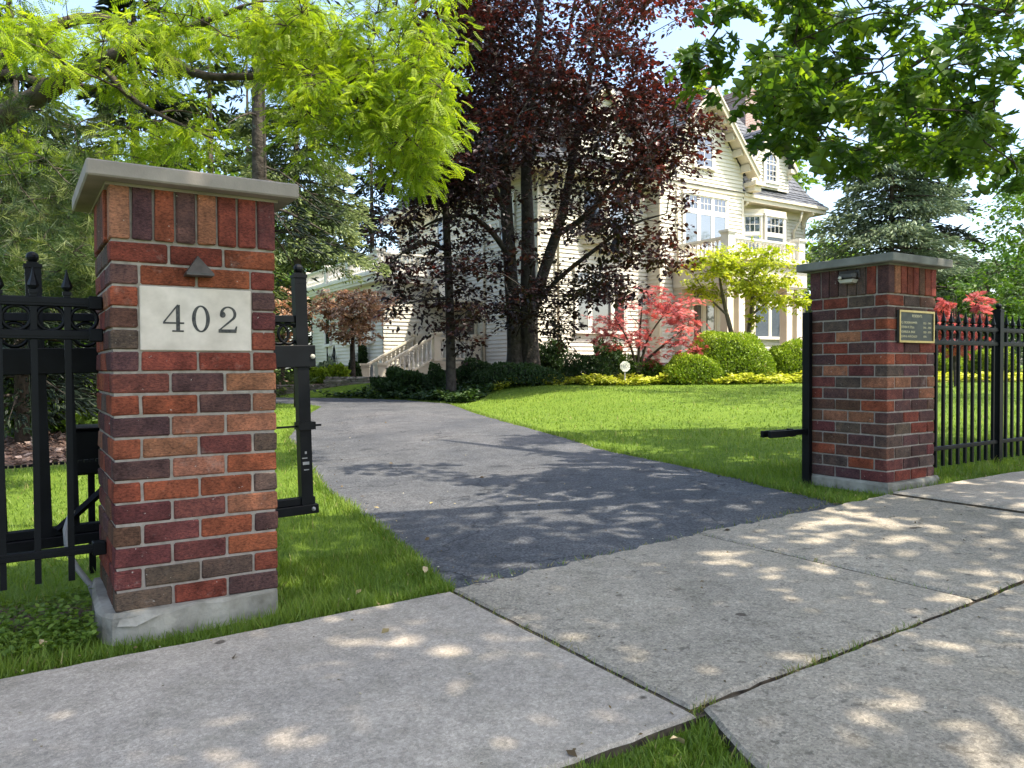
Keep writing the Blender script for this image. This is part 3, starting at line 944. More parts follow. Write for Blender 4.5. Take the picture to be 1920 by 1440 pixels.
op = site('gate_operator', -.02, 1.18, 0, 'black gate motor box behind the sliding gate', 'gate motor')
b = MB(); b.box(-.05, .10, -.10, .10, .47, .69, .01); b.box(.02, .05, -.015, .015, -.05, .47); b.box(-.056, .106, -.106, .106, .69, .705, .005)
b.build('housing', M['iron'], op)
cd = site('conduit_pipe', -.07, .52, 0, 'grey plastic conduit bending up out of the soil by the 402 pillar', 'pipe')
b = MB(); b.tube([(.06, .05, -.05), (.03, .05, .06), (-.02, .06, .14), (-.05, .08, .21), (-.055, .09, .30), (-.03, .10, .38)], .012, 8)
b.build('pipe', M['pipe'], cd, True)

gp = site('gate_post', RS - .045, RR + .60, 0.1, 'thin black post along the back edge of the plaque pillar', 'post')
b = MB(); b.box(-.022, .022, -.03, .03, -.1, 1.28, .003); b.build('upright', M['iron'], gp)
b = MB(); b.box(-.20, -.022, -.018, .018, .375, .415, .003); b.build('arm', M['iron'], gp)
b = MB(); b.box(-.47, -.19, -.045, -.022, .372, .418); b.box(-.47, -.19, .022, .045, .372, .418); b.box(-.21, -.19, -.022, .022, .365, .425); b.build('gate_catch', M['iron'], gp)

# ------------------------------------------------------------------ the house
HS, HR, HZ = 15.0, 18.7, 0.45
house = site('house', HS, HR, HZ, 'large cream clapboard house with slate roof behind the lawn', 'house')


def hb(b, name, m, parent=None, smooth_=False, kind=None):
    b.v = [(x - HS, y - HR, z - HZ) for x, y, z in b.v]
    return b.build(name, M[m] if isinstance(m, str) else m, parent or house, smooth_, kind)


def clap(b, p0, p1, n, z0, z1, step=0.15, clip=None):
    k = int(math.ceil((z1 - z0) / step))
    for i in range(k):
        a, c = z0 + i * step, min(z0 + (i + 1) * step, z1)
        (u0, u1), (t0, t1) = (clip(a), clip(c)) if clip else ((0, 1), (0, 1))
        P = lambda u, d, z: (p0[0] + (p1[0] - p0[0]) * u + n[0] * d, p0[1] + (p1[1] - p0[1]) * u + n[1] * d, z)
        b.quad(P(u0, .040, a), P(u1, .040, a), P(t1, .004, c), P(t0, .004, c))
        b.quad(P(u0, 0, a), P(u1, 0, a), P(u1, .040, a), P(u0, .040, a))


def obox(b, o, u, n, a0, a1, d0, d1, z0, z1):
    Q = lambda a, d, z: (o[0] + u[0] * a + n[0] * d, o[1] + u[1] * a + n[1] * d, z)
    b.add([Q(a0, d0, z0), Q(a1, d0, z0), Q(a1, d1, z0), Q(a0, d1, z0), Q(a0, d0, z1), Q(a1, d0, z1), Q(a1, d1, z1), Q(a0, d1, z1)],
          [(3, 2, 1, 0), (4, 5, 6, 7), (0, 1, 5, 4), (1, 2, 6, 5), (2, 3, 7, 6), (3, 0, 4, 7)])


FRONT = ((1, 0), (0, -1))
LEFT = ((0, 1), (-1, 0))


def window(o, z0, z1, width, cols, transom=0, mt=(3, 2), ml=None, uv=FRONT, pane='glass', casing=.10, sill=True, parent=None):
    """cols: relative widths; transom: height of the upper lights; mt / ml: panes across and up in upper / lower lights."""
    u, n = uv
    b = MB(); h = width / 2
    obox(b, o, u, n, -h - casing, -h, .0, .085, z0, z1)
    obox(b, o, u, n, h, h + casing, .0, .085, z0, z1)
    obox(b, o, u, n, -h - casing - .03, h + casing + .03, .0, .11, z1, z1 + casing * 1.25)
    if sill: obox(b, o, u, n, -h - casing - .05, h + casing + .05, .0, .14, z0 - .08, z0)
    tot = sum(cols); x = -h; spans = []
    for i, c_ in enumerate(cols):
        w_ = width * c_ / tot
        spans.append((x, x + w_)); x += w_
        if i < len(cols) - 1: obox(b, o, u, n, x - .05, x + .05, .0, .075, z0, z1)
    zt = z1 - transom
    if transom: obox(b, o, u, n, -h, h, .0, .07, zt - .05, zt + .05)
    lights = []
    for i, (a, c_) in enumerate(spans):
        a2 = a + (.05 if i else 0); c2 = c_ - (.05 if i < len(spans) - 1 else 0)
        lights.append((a2, c2, z0, zt - (.05 if transom else 0), ml))
        if transom: lights.append((a2, c2, zt + .05, z1, mt))
    for a, c_, q0, q1, _ in lights:
        e = .045
        obox(b, o, u, n, a, a + e, .0, .062, q0, q1); obox(b, o, u, n, c_ - e, c_, .0, .062, q0, q1)
        obox(b, o, u, n, a + e, c_ - e, .0, .061, q0, q0 + e); obox(b, o, u, n, a + e, c_ - e, .0, .061, q1 - e, q1)
    f = hb(b, 'window', 'trim_white', parent)
    mb_ = MB(); any_ = False
    for a, c_, q0, q1, mm_ in lights:
        e = .045
        p = MB(); obox(p, o, u, n, a + e, c_ - e, .041, .046, q0 + e, q1 - e)
        hb(p, 'pane', pane if not (transom and q0 > z0 + .01) else 'glass', f)
        if mm_:
            any_ = True
            for k in range(1, mm_[0]):
                x = a + e + (c_ - a - 2 * e) * k / mm_[0]; obox(mb_, o, u, n, x - .011, x + .011, .0455, .056, q0 + e, q1 - e)
            for k in range(1, mm_[1]):
                z = q0 + e + (q1 - q0 - 2 * e) * k / mm_[1]; obox(mb_, o, u, n, a + e, c_ - e, .0458, .0555, z - .011, z + .011)
    if any_: hb(mb_, 'muntins', 'trim_white', f)
    return f


ZE = 7.75                                   # soffit height
Z0 = 1.15
# main walls
b = MB(); clap(b, (15.0, 18.7), (20.08, 18.7), (0, -1), Z0, ZE); hb(b, 'wall', 'siding')
b = MB(); clap(b, (15.0, 18.7), (15.0, 30.0), (-1, 0), Z0, ZE); hb(b, 'wall', 'siding')
b = MB(); clap(b, (20.08, 18.0), (20.08, 18.7), (-1, 0), Z0, 9.0); hb(b, 'wall', 'siding')
b = MB(); clap(b, (24.65, 18.6), (29.45, 18.6), (0, -1), Z0, ZE); hb(b, 'wall', 'siding')
b = MB(); clap(b, (24.65, 18.0), (24.65, 18.6), (1, 0), Z0, 9.0); clap(b, (29.45, 18.6), (29.45, 30), (1, 0), Z0, ZE); hb(b, 'wall', 'siding')
gz0, gpk, ghw = 8.85, 11.55, 2.285


def gclip(z):
    if z <= gz0: return (0, 1)
    k = min(1, (z - gz0) / (gpk - gz0)); return (.5 * k, 1 - .5 * k)


b = MB(); clap(b, (20.08, 18.0), (24.65, 18.0), (0, -1), Z0, gpk, clip=gclip); hb(b, 'wall', 'siding')
b = MB(); b.box(15.03, 29.42, 18.72, 29.9, .2, ZE); b.box(20.11, 24.62, 18.02, 18.72, .2, 8.8)
hb(b, 'wall_core', 'siding')
b = MB()
for s0, s1, r0 in ((14.97, 20.08, 18.66), (20.05, 24.68, 17.96), (24.68, 29.48, 18.56)): b.box(s0, s1, r0, r0 + .3, .1, Z0 - .004)
b.box(14.965, 15.3, 18.96, 30, .1, Z0 - .004); hb(b, 'foundation', 'foundation')
# corner boards and belts
b = MB()
for s, r in ((14.96, 18.66), (20.03, 17.96), (24.57, 17.96), (29.37, 18.56)): b.box(s, s + .12, r, r + .12, Z0, ZE + .02)
b.box(20.0, 24.73, 17.93, 17.995, 7.86, 8.02); b.box(19.98, 24.75, 17.90, 17.99, 8.02, 8.07)
b.box(14.93, 20.03, 18.64, 18.69, Z0 - .02, Z0 + .14); b.box(24.7, 29.5, 18.54, 18.59, Z0 - .02, Z0 + .14)
hb(b, 'corner_boards', 'trim')

# eaves
OV = .62
b = MB()


def eave(x0, x1, y0, y1):
    b.box(x0, x1, y0, y1, ZE, ZE + .05); 


b.box(14.38, 20.05, 18.08, 18.69, ZE, ZE + .06); b.box(14.36, 20.05, 18.05, 18.09, ZE - .03, ZE + .24); b.box(14.30, 20.05, 17.97, 18.048, ZE + .14, ZE + .26)
b.box(24.68, 30.1, 17.98, 18.59, ZE, ZE + .06); b.box(24.68, 30.12, 17.95, 17.979, ZE - .03, ZE + .24); b.box(24.68, 30.18, 17.87, 17.948, ZE + .14, ZE + .26)
b.box(14.38, 14.99, 18.69, 30.4, ZE + .001, ZE + .061); b.box(14.35, 14.379, 18.09, 30.4, ZE - .031, ZE + .239); b.box(14.27, 14.349, 18.05, 30.4, ZE + .141, ZE + .259)
b.box(29.46, 30.1, 18.59, 30.4, ZE + .001, ZE + .061); b.box(30.1, 30.13, 17.98, 30.4, ZE - .031, ZE + .239)
b.box(15.0, 29.45, 18.66, 18.72, ZE - .30, ZE - .001) if False else None
b.box(14.90, 20.04, 18.62, 18.67, ZE - .34, ZE - .002); b.box(24.69, 29.5, 18.52, 18.57, ZE - .34, ZE - .002)
hb(b, 'cornice', 'trim')


def bracket_mesh():
    b = MB()
    b.prism([(0, 0), (.52, 0), (.54, -.10), (.44, -.17), (.30, -.20), (.18, -.30), (.12, -.46), (.13, -.58), (.05, -.66), (0, -.62)], -.07, .07)
    me = b.mesh('bracket'); me.materials.append(M['trim']); return me


brk = bracket_mesh()
for s, r, rot in ((15.2, 18.62, -PI / 2), (19.6, 18.62, -PI / 2), (24.95, 18.52, -PI / 2), (29.25, 18.52, -PI / 2), (14.92, 18.9, PI), (14.92, 22.5, PI), (14.92, 26.5, PI), (14.92, 29.8, PI)):
    o = put('bracket', brk, None, house); o.location = (s - HS, r - HR, ZE - HZ - .003); o.rotation_euler = (0, 0, rot)


# slate roofs
def slate(b, e0, e1, t1, t0, n, lift=.028):
    e0, e1, t1, t0 = map(Vector, (e0, e1, t1, t0))
    nrm = (e1 - e0).cross(t0 - e0).normalized()
    if nrm.z < 0: nrm = -nrm
    for i in range(n):
        a, c_ = i / n, (i + 1) / n
        l0, l1 = e0.lerp(t0, a), e1.lerp(t1, a); u0, u1 = e0.lerp(t0, c_), e1.lerp(t1, c_)
        k = max(1, int((l1 - l0).length / .28)); 
        for j in range(k):                     # each slate is its own face with a slightly different seat
            f0, f1 = (j + .02) / k, (j + .98) / k
            h = lift * random.uniform(.65, 1.35)
            A, B_ = l0.lerp(l1, f0) + nrm * h, l0.lerp(l1, f1) + nrm * h
            Cc, D = u0.lerp(u1, f1) + nrm * .004, u0.lerp(u1, f0) + nrm * .004
            b.quad(A, B_, Cc, D); b.quad(l0.lerp(l1, f0), l0.lerp(l1, f1), B_, A)
        b.quad(l0 - nrm * .004, l1 - nrm * .004, u1 - nrm * .004, u0 - nrm * .004)


EX0, EX1, EY0, EY1 = 14.28, 30.16, 17.90, 30.5
za, zb, zc = ZE + .25, ZE + .80, 12.3
f1, f2 = .55, 2.75
lv = lambda d, z: [(EX0 + d, EY0 + d, z), (EX1 - d, EY0 + d, z), (EX1 - d, EY1 - d, z), (EX0 + d, EY1 - d, z)]
A_, B_, C_ = lv(0, za), lv(f1, zb), lv(f2, zc)
b = MB()
for k in range(4):
    j = (k + 1) % 4
    slate(b, A_[k], A_[j], B_[j], B_[k], 4); slate(b, B_[k], B_[j], C_[j], C_[k], 20)
b.add(C_, [(0, 1, 2, 3)])
hb(b, 'roof', 'slate', kind=None)
# gable roof
gs = 22.365; gw = 2.62; zr = 11.82; zf = 8.78
b = MB()
slate(b, (gs + gw, 17.42, zf), (gs + gw, 22.0, zf), (gs, 22.0, zr), (gs, 17.42, zr), 18)
slate(b, (gs - gw, 22.0, zf), (gs - gw, 17.42, zf), (gs, 17.42, zr), (gs, 22.0, zr), 18)
hb(b, 'roof', 'slate')
b = MB()
sl = (zr - zf) / gw
for sg in (-1, 1):
    for y0, y1, d0, d1 in ((17.40, 17.46, .02, .34), (17.34, 17.399, .02, .12), (17.46, 18.0, .10, .15)):
        b.add([(gs, y0, zr - d0), (gs + sg * gw, y0, zf - d0), (gs + sg * gw, y0, zf - d1), (gs, y0, zr - d1),
               (gs, y1, zr - d0), (gs + sg * gw, y1, zf - d0), (gs + sg * gw, y1, zf - d1), (gs, y1, zr - d1)],
              [(0, 1, 2, 3), (7, 6, 5, 4), (0, 4, 5, 1), (3, 2, 6, 7), (1, 5, 6, 2)])
    for t in (.12, .30, .48, .66, .84):
        x = gs + sg * gw * t; z = zr - sl * gw * t - .155
        b.box(x - .07, x + .07, 17.52, 17.97, z - .30, z - .02)
    b.box(gs + sg * gw - .30, gs + sg * gw + .30, 17.36, 17.98, zf - .52, zf - .36); b.box(gs + sg * gw - .2, gs + sg * gw + .2, 17.5, 17.98, zf - .72, zf - .521)
hb(b, 'bargeboard', 'trim')
# chimney
b = MB(); b.box(27.8, 28.9, 20.5, 21.75, 9.0, 13.25); b.box(27.75, 28.95, 20.45, 21.8, 13.25, 13.38); b.box(27.69, 29.01, 20.39, 21.86, 13.38, 13.55); b.box(27.78, 28.92, 20.48, 21.77, 13.55, 13.66)
ch = hb(b, 'chimney', 'chimney')
b = MB(); b.prism([(27.95, 13.66), (28.75, 13.66), (28.6, 13.84), (28.1, 13.84)], 20.7, 21.5); hb(b, 'chimney_pot', 'stone', ch)
b = MB(); b.box(17.6, 18.6, 23.4, 24.6, 10, 13.4); b.box(17.54, 18.66, 23.34, 24.66, 13.4, 13.6); hb(b, 'chimney', 'chimney')


# dormers
def dormer(sc):
    y = 18.22; hw = 1.18; z0, z1, zp = 8.45, 9.75, 11.05
    b = MB()
    clap(b, (sc - hw, y), (sc + hw, y), (0, -1), z0, zp - .1, .14, lambda z: (0, 1) if z < z1 else (.5 * (z - z1) / (zp - z1), 1 - .5 * (z - z1) / (zp - z1)))
    clap(b, (sc - hw, y), (sc - hw, y + 1.8), (-1, 0), z0, z1, .14); clap(b, (sc + hw, y), (sc + hw, y + 1.8), (1, 0), z0, z1, .14)
    d = hb(b, 'dormer', 'siding')
    b = MB(); g2 = hw + .25; zl = z1 - .28
    slate(b, (sc + g2, y - .3, zl), (sc + g2, y + 3, zl), (sc, y + 3, zp + .05), (sc, y - .3, zp + .05), 9)
    slate(b, (sc - g2, y + 3, zl), (sc - g2, y - .3, zl), (sc, y - .3, zp + .05), (sc, y + 3, zp + .05), 9)
    hb(b, 'roof', 'slate', d)
    b = MB()
    for sg in (-1, 1):
        b.add([(sc, y - .32, zp + .04), (sc + sg * g2, y - .32, zl - .01), (sc + sg * g2, y - .32, zl - .2), (sc, y - .32, zp - .16),
               (sc, y - .27, zp + .04), (sc + sg * g2, y - .27, zl - .01), (sc + sg * g2, y - .27, zl - .2), (sc, y - .27, zp - .16)],
              [(0, 1, 2, 3), (7, 6, 5, 4), (0, 4, 5, 1), (3, 2, 6, 7), (1, 5, 6, 2)])
        b.box(sc + sg * (hw + .05) - .16, sc + sg * (hw + .05) + .16, y - .26, y, zl - .24, zl - .06); b.box(sc + sg * hw - .09, sc + sg * hw + .09, y - .14, y - .03, zl - .48, zl - .241)
    hb(b, 'bargeboard', 'trim', d)
    # arched window
    b = MB(); w_, zb_, zs = .34, 8.78, 9.62
    out = [(sc - w_ - .13, zb_)] + [(sc - (w_ + .13) * math.cos(t), zs + (w_ + .13) * math.sin(t)) for t in np.linspace(0, PI, 13)] + [(sc + w_ + .13, zb_)]
    inn = [(sc - w_, zb_)] + [(sc - w_ * math.cos(t), zs + w_ * math.sin(t)) for t in np.linspace(0, PI, 13)] + [(sc + w_, zb_)]
    band(b, out, inn, y - .10, y - .02)
    b.box(sc - w_ - .2, sc + w_ + .2, y - .17, y - .02, zb_ - .12, zb_ - .001); b.box(sc - w_ - .12, sc + w_ + .12, y - .12, y - .02, zb_ - .26, zb_ - .121)
    wd = hb(b, 'window', 'trim_white', d)
    b = MB(); b.prism(inn, y - .05, y - .03); hb(b, 'pane', 'glass', wd)
    b = MB(); b.box(sc - w_, sc + w_, y - .08, y - .051, zs - .14, zs - .09)
    for q in (-.11, .11): b.box(sc + q - .012, sc + q + .012, y - .072, y - .051, zb_, zs + .24)
    for z in (zb_ + .22, zb_ + .46, zs + .02): b.box(sc - w_, sc + w_, y - .07, y - .0512, z - .012, z + .012)
    b.box(sc - w_, sc - w_ + .04, y - .075, y - .0511, zb_, zs); b.box(sc + w_ - .04, sc + w_, y - .075, y - .0511, zb_, zs)
    hb(b, 'muntins', 'trim_white', wd)


dormer(26.62); dormer(17.5)

# windows
window((22.45, 17.98), 5.62, 7.62, 2.3, (1, 1, 1), .62, (3, 2), None, FRONT, 'curtain')
window((22.37, 17.98), 8.75, 9.95, .95, (1,), 0, ml=(2, 4))
window((17.75, 18.66), 2.28, 4.42, 2.25, (.75, 1.35, .75), .55, (2, 2))
window((26.75, 18.56), 2.22, 4.15, 2.2, (1.3, .8), .5, (3, 2), None, FRONT, 'curtain')
window((15.0 - .02, 28.5), 5.9, 7.35, .85, (1,), 0, ml=(2, 4), uv=LEFT)
window((15.0 - .02, 20.6), 5.7, 7.2, .9, (1,), 0, ml=(1, 2), uv=LEFT)
window((15.0 - .02, 25.6), 5.9, 7.35, .85, (1,), 0, ml=(2, 4), uv=LEFT)
# small cellar lights
for s, r, uv in ((15.75, 18.64, FRONT), (14.96, 21.9, LEFT)): window((s, r), .72, 1.06, .7, (1,), uv=uv, casing=.05, sill=False)


def bay(sc, r, z0, z1, wf, dp, ws, upper, low_m, m2, name='bay_window'):
    """three-sided bay: front width wf, projection dp, side run ws."""
    pts = [(sc - wf / 2 - ws, r), (sc - wf / 2, r - dp), (sc + wf / 2, r - dp), (sc + wf / 2 + ws, r)]
    b = MB()
    b.slab([pts[0], pts[1], pts[2], pts[3]], z0 - .30, z0 - .02); b.slab([(pts[0][0] - .06, r), (pts[1][0] - .03, r - dp - .08), (pts[2][0] + .03, r - dp - .08), (pts[3][0] + .06, r)], z1 + .1, z1 + .28)
    b.slab([(pts[0][0] + .15, r), (pts[1][0] + .1, r - dp + .15), (pts[2][0] - .1, r - dp + .15), (pts[3][0] - .15, r)], z0 - .48, z0 - .301)
    b.slab([(x, y + .02) for x, y in pts[:1]] + [(pts[1][0] + .02, pts[1][1] + .02), (pts[2][0] - .02, pts[2][1] + .02), pts[3]], z0 - .02, z1 + .1)
    p = hb(b, name, 'trim')
    window((sc, r - dp), z0 + .06, z1, wf - .24, (1,), upper, m2, low_m, FRONT, 'curtain' if low_m is None else 'glass', .09, True, p)
    L = math.hypot(ws, dp)
    u1 = (ws / L, -dp / L); n1 = (-dp / L, -ws / L)
    window(((pts[0][0] + pts[1][0]) / 2, r - dp / 2), z0 + .06, z1, L - .26, (1,), upper, (3, 2), low_m, (u1, n1), 'glass', .07, True, p)
    u2 = (ws / L, dp / L); n2 = (dp / L, -ws / L)
    window(((pts[2][0] + pts[3][0]) / 2, r - dp / 2), z0 + .06, z1, L - .26, (1,), upper, (3, 2), low_m, (u2, n2), 'glass', .07, True, p)


bay(26.65, 18.58, 5.15, 7.25, 1.35, .55, .75, .75, None, (4, 2))
bay(18.1, 18.68, 5.72, 7.3, 1.2, .6, .7, 0, None, (1, 1), 'oriel_window')


# downspouts
def spout(pts, r_=.05):
    b = MB(); b.tube(pts, r_, 8); hb(b, 'downspout', 'trim', None, True)


spout([(15.75, 18.55, .6), (15.75, 18.55, 7.3), (15.75, 18.2, 7.6), (15.75, 18.05, 7.8)])
spout([(28.55, 18.47, 4.9), (28.55, 18.47, 6.9), (28.55, 18.15, 7.3), (28.55, 18.05, 7.7)])
spout([(14.9, 22.2, .6), (14.9, 22.2, 7.6)])
spout([(20.9, 17.9, 4.9), (20.9, 17.9, 7.8)], .04)

# balusters and balustrades
def baluster_mesh(h):
    b = MB()
    b.lathe([(.055, 0), (.055, .07 * h), (.028, .12 * h), (.050, .26 * h), (.052, .34 * h), (.026, .52 * h), (.024, .72 * h), (.04, .80 * h), (.028, .86 * h), (.052, .92 * h), (.052, h)], n=6)
    me = b.mesh('baluster'); me.materials.append(M['trim_white']); return me


def balustrade(p0, p1, z, h, step=.19, z1=None, parent=None, col='trim_white'):
    z1 = z if z1 is None else z1
    L = math.hypot(p1[0] - p0[0], p1[1] - p0[1]); u = ((p1[0] - p0[0]) / L, (p1[1] - p0[1]) / L); n = (-u[1], u[0])
    b = MB()

    def bar(d, e0, e1):
        Q = lambda a, dd, zz: (p0[0] + u[0] * a + n[0] * dd, p0[1] + u[1] * a + n[1] * dd, zz + (z1 - z) * a / L)
        b.add([Q(0, -d, e0), Q(L, -d, e0), Q(L, d, e0), Q(0, d, e0), Q(0, -d, e1), Q(L, -d, e1), Q(L, d, e1), Q(0, d, e1)],
              [(3, 2, 1, 0), (4, 5, 6, 7), (0, 1, 5, 4), (1, 2, 6, 5), (2, 3, 7, 6), (3, 0, 4, 7)])
    bar(.05, z + .06, z + .13); bar(.085, z + h - .05, z + h + .02); bar(.05, z + h - .10, z + h - .051)
    R_ = hb(b, 'balustrade', col, parent)
    bm_ = baluster_mesh(h - .23)
    k = max(1, int(L / step))
    for i in range(k):
        a = (i + .5) * L / k
        o = put('baluster', bm_, None, R_); o.location = (p0[0] + u[0] * a - HS, p0[1] + u[1] * a - HR, z + .13 + (z1 - z) * a / L - HZ)


def newel(s, r, z0, z1, w_=.15, capm='trim_white', name='newel_post'):
    b = MB(); b.box(s - w_, s + w_, r - w_, r + w_, z0, z1 - .08); b.box(s - w_ - .03, s + w_ + .03, r - w_ - .03, r + w_ + .03, z0, z0 + .14)
    b.box(s - w_ - .06, s + w_ + .06, r - w_ - .06, r + w_ + .06, z1 - .08, z1); b.box(s - w_ - .03, s + w_ + .03, r - w_ - .03, r + w_ + .03, z1 - .13, z1 - .081)
    hb(b, name, capm)


# entrance porch under the gable
b = MB(); b.box(20.6, 25.1, 15.2, 17.95, .3, 1.2); hb(b, 'porch_floor', 'foundation')
b = MB(); b.box(20.68, 25.08, 15.28, 17.93, 3.95, 4.66); b.box(20.60, 25.16, 15.20, 17.92, 4.66, 4.76); b.box(20.50, 25.26, 15.10, 17.92, 4.761, 4.87); b.box(20.72, 25.04, 15.32, 17.93, 3.88, 3.949)
hb(b, 'porch_roof', 'trim')
for s, r in ((20.95, 15.55), (21.55, 15.55), (24.2, 15.55), (24.8, 15.55), (20.95, 17.75), (24.8, 17.75)):
    b = MB(); b.box(s - .16, s + .16, r - .16, r + .16, 1.2, 3.88); b.box(s - .2, s + .2, r - .2, r + .2, 1.2, 1.42); b.box(s - .2, s + .2, r - .2, r + .2, 3.72, 3.879)
    hb(b, 'column', 'trim')
newel(20.95, 15.5, 4.87, 5.80, .17); newel(24.85, 15.5, 4.87, 5.80, .17)
balustrade((21.12, 15.5), (24.68, 15.5), 4.87, .72); balustrade((20.95, 15.68), (20.95, 17.9), 4.87, .72); balustrade((24.85, 15.68), (24.85, 17.9), 4.87, .72)
# doors
b = MB(); o = (22.3, 17.96); u, n = FRONT
for a0, a1 in ((-.92, -.72), (-.05, .05), (.72, .92)): obox(b, o, u, n, a0, a1, 0, .07, 1.2, 3.5)
obox(b, o, u, n, -.92, .92, 0, .09, 3.5, 3.66); obox(b, o, u, n, -.72, .72, 0, .05, 1.2, 1.5)
for a in (-.72, -.12, .05, .62): obox(b, o, u, n, a, a + .10, 0, .05, 1.5, 3.5)
obox(b, o, u, n, -.62, -.12, 0, .049, 3.38, 3.5); obox(b, o, u, n, .15, .62, 0, .049, 3.38, 3.5)
arcp = lambda R_, z: [(22.3 - R_ * math.cos(t), z + .42 * math.sin(t) * R_ / .82) for t in np.linspace(0, PI, 13)]
b2 = [(x, z) for x, z in arcp(.95, 3.66)]; band(b, b2, arcp(.80, 3.66), 17.86, 17.95)
dr = hb(b, 'front_door', 'trim')
for a0, a1 in ((-.62, -.12), (.15, .62)):
    p = MB(); obox(p, o, u, n, a0, a1, .02, .03, 1.5, 3.38); hb(p, 'pane', 'glass', dr)
p = MB(); p.prism(arcp(.80, 3.66), 17.925, 17.94); hb(p, 'fanlight', 'glass', dr)
p = MB()
for k in range(-3, 4): p.box(22.3 + k * .2 - .012, 22.3 + k * .2 + .012, 17.905, 17.924, 3.66, 3.66 + .41 * math.sqrt(max(0.02, 1 - (k * .2 / .8) ** 2)))
p.box(21.6, 23.0, 17.9, 17.923, 3.86, 3.885); hb(p, 'muntins', 'trim', dr)
for s in (20.95, 21.6, 25.25, 28.4, 29.2):
    b = MB(); r_ = 17.9 if s < 24.6 else 18.5
    b.box(s - .15, s + .15, r_ - .02, r_ + .1, Z0, 3.9); hb(b, 'pilaster', 'trim')
# brick front steps and hand rail
b = MB()
for k in range(5): b.box(21.2, 24.4, 15.19 - .34 * (k + 1), 15.19 - .34 * k, .2, 1.2 - .16 * (k + 1))
b.box(20.0, 21.15, 12.9, 15.18, .2, .74); b.box(24.45, 25.4, 13.3, 15.18, .2, .74); hb(b, 'brick_steps', 'brickstep')
b = MB(); b.tube([(24.4, 15.1, 1.2), (24.4, 15.1, 2.06), (24.4, 14.6, 2.06), (24.4, 13.5, 1.45), (24.4, 13.5, .5)], .025, 6); hb(b, 'hand_rail', 'iron', None, True)

# ---- side wing with roof balustrade
WS, WR = 11.6, 24.2
zw = 4.28
b = MB(); clap(b, (WS, WR), (15.0, WR), (0, -1), 1.15, zw); hb(b, 'wall', 'siding')
b = MB(); clap(b, (WS, WR), (WS, 32.4), (-1, 0), 1.15, zw); hb(b, 'wall', 'siding')
b = MB(); b.box(WS + .02, 15.0, WR + .02, 32.3, .2, zw); hb(b, 'wall_core', 'siding')
b = MB(); b.box(WS - .04, 15.0, WR - .04, 32.42, .1, 1.146); hb(b, 'foundation', 'foundation')
b = MB(); b.box(WS - .42, 14.97, WR - .42, 32.8, zw, zw + .10); b.box(WS - .46, 14.97, WR - .46, 32.84, zw + .10, zw + .26); b.box(WS - .54, 14.97, WR - .54, 32.92, zw + .26, zw + .36)
b.box(WS - .05, 14.97, WR - .05, 32.4, zw - .28, zw - .002); hb(b, 'cornice', 'trim_white')
zp = zw + .36
for s, r in ((WS - .25, WR - .25), (WS - .25, 27.0), (WS - .25, 29.6), (WS - .25, 32.5), (14.75, WR - .25)): newel(s, r, zp, zp + .86, .13, name='balustrade_post')
for r0, r1 in ((WR - .1, 26.85), (27.15, 29.45), (29.75, 32.35)): balustrade((WS - .25, r0), (WS - .25, r1), zp, .74, .17)
balustrade((WS - .1, WR - .25), (14.6, WR - .25), zp, .74, .17)
window((WS - .02, 25.5), 2.05, 3.25, .62, (1,), 0, ml=(1, 2), uv=LEFT)
window((WS - .02, 27.6), 2.05, 3.25, .62, (1,), 0, ml=(1, 2), uv=LEFT)
window((WS - .02, 30.2), 2.05, 3.25, .62, (1,), 0, ml=(1, 2), uv=LEFT)
# side porch: deck, stair, hood
zd_ = 1.24
b = MB(); b.box(12.75, 14.96, 22.3, 24.15, zd_ - .10, zd_); b.box(12.80, 14.96, 22.36, 22.42, zd_ - .32, zd_ - .101); hb(b, 'deck', 'trim')
b = MB(); b.box(12.95, 14.96, 22.5, 24.15, .2, zd_ - .33); hb(b, 'deck_shade_fill', 'dark')  # black block painted in as the shade beneath the deck
newel(12.93, 22.4, zd_, zd_ + 1.08, .13, 'trim'); newel(14.6, 22.4, zd_, zd_ + 1.02, .16, 'trim')
balustrade((13.08, 22.4), (14.42, 22.4), zd_, .88, .17, col='trim')
newel(10.7, 22.4, .16, 1.18, .15, 'trim'); newel(10.7, 24.0, .16, 1.18, .15, 'trim')
balustrade((10.85, 22.4), (12.8, 22.4), .20, .95, .17, z1=zd_, col='trim'); balustrade((10.85, 24.0), (12.8, 24.0), .20, .95, .17, z1=zd_, col='trim')
newel(12.93, 24.0, zd_, zd_ + 1.08, .10, 'trim')
b = MB()
for k in range(6): b.box(10.9 + k * .32, 10.9 + (k + 1) * .32, 22.5, 23.9, .1, .36 + k * .165)
hb(b, 'stair', 'trim')
b = MB(); u, n = LEFT; o = (14.98, 23.3)
for a0, a1 in ((-.5, -.38), (.38, .5)): obox(b, o, u, n, a0, a1, 0, .07, zd_, 3.3)
obox(b, o, u, n, -.5, .5, 0, .09, 3.3, 3.44); obox(b, o, u, n, -.38, .38, 0, .04, zd_, 2.2); obox(b, o, u, n, -.38, -.28, 0, .041, 2.2, 3.3); obox(b, o, u, n, .28, .38, 0, .041, 2.2, 3.3)
sdr = hb(b, 'side_door', 'trim'); p = MB(); obox(p, o, u, n, -.28, .28, .01, .02, 2.2, 3.3); hb(p, 'pane', 'glass', sdr)
b = MB(); c0 = 23.3
for sg in (-1, 1):
    b.add([(13.3, c0, 4.35), (14.97, c0, 4.35), (14.97, c0 + sg * 1.0, 3.55), (13.3, c0 + sg * 1.0, 3.55), (13.3, c0, 4.27), (14.97, c0, 4.27), (14.97, c0 + sg * 1.0, 3.47), (13.3, c0 + sg * 1.0, 3.47)],
          [(0, 1, 2, 3), (7, 6, 5, 4), (0, 3, 7, 4), (3, 2, 6, 7), (1, 5, 6, 2)])
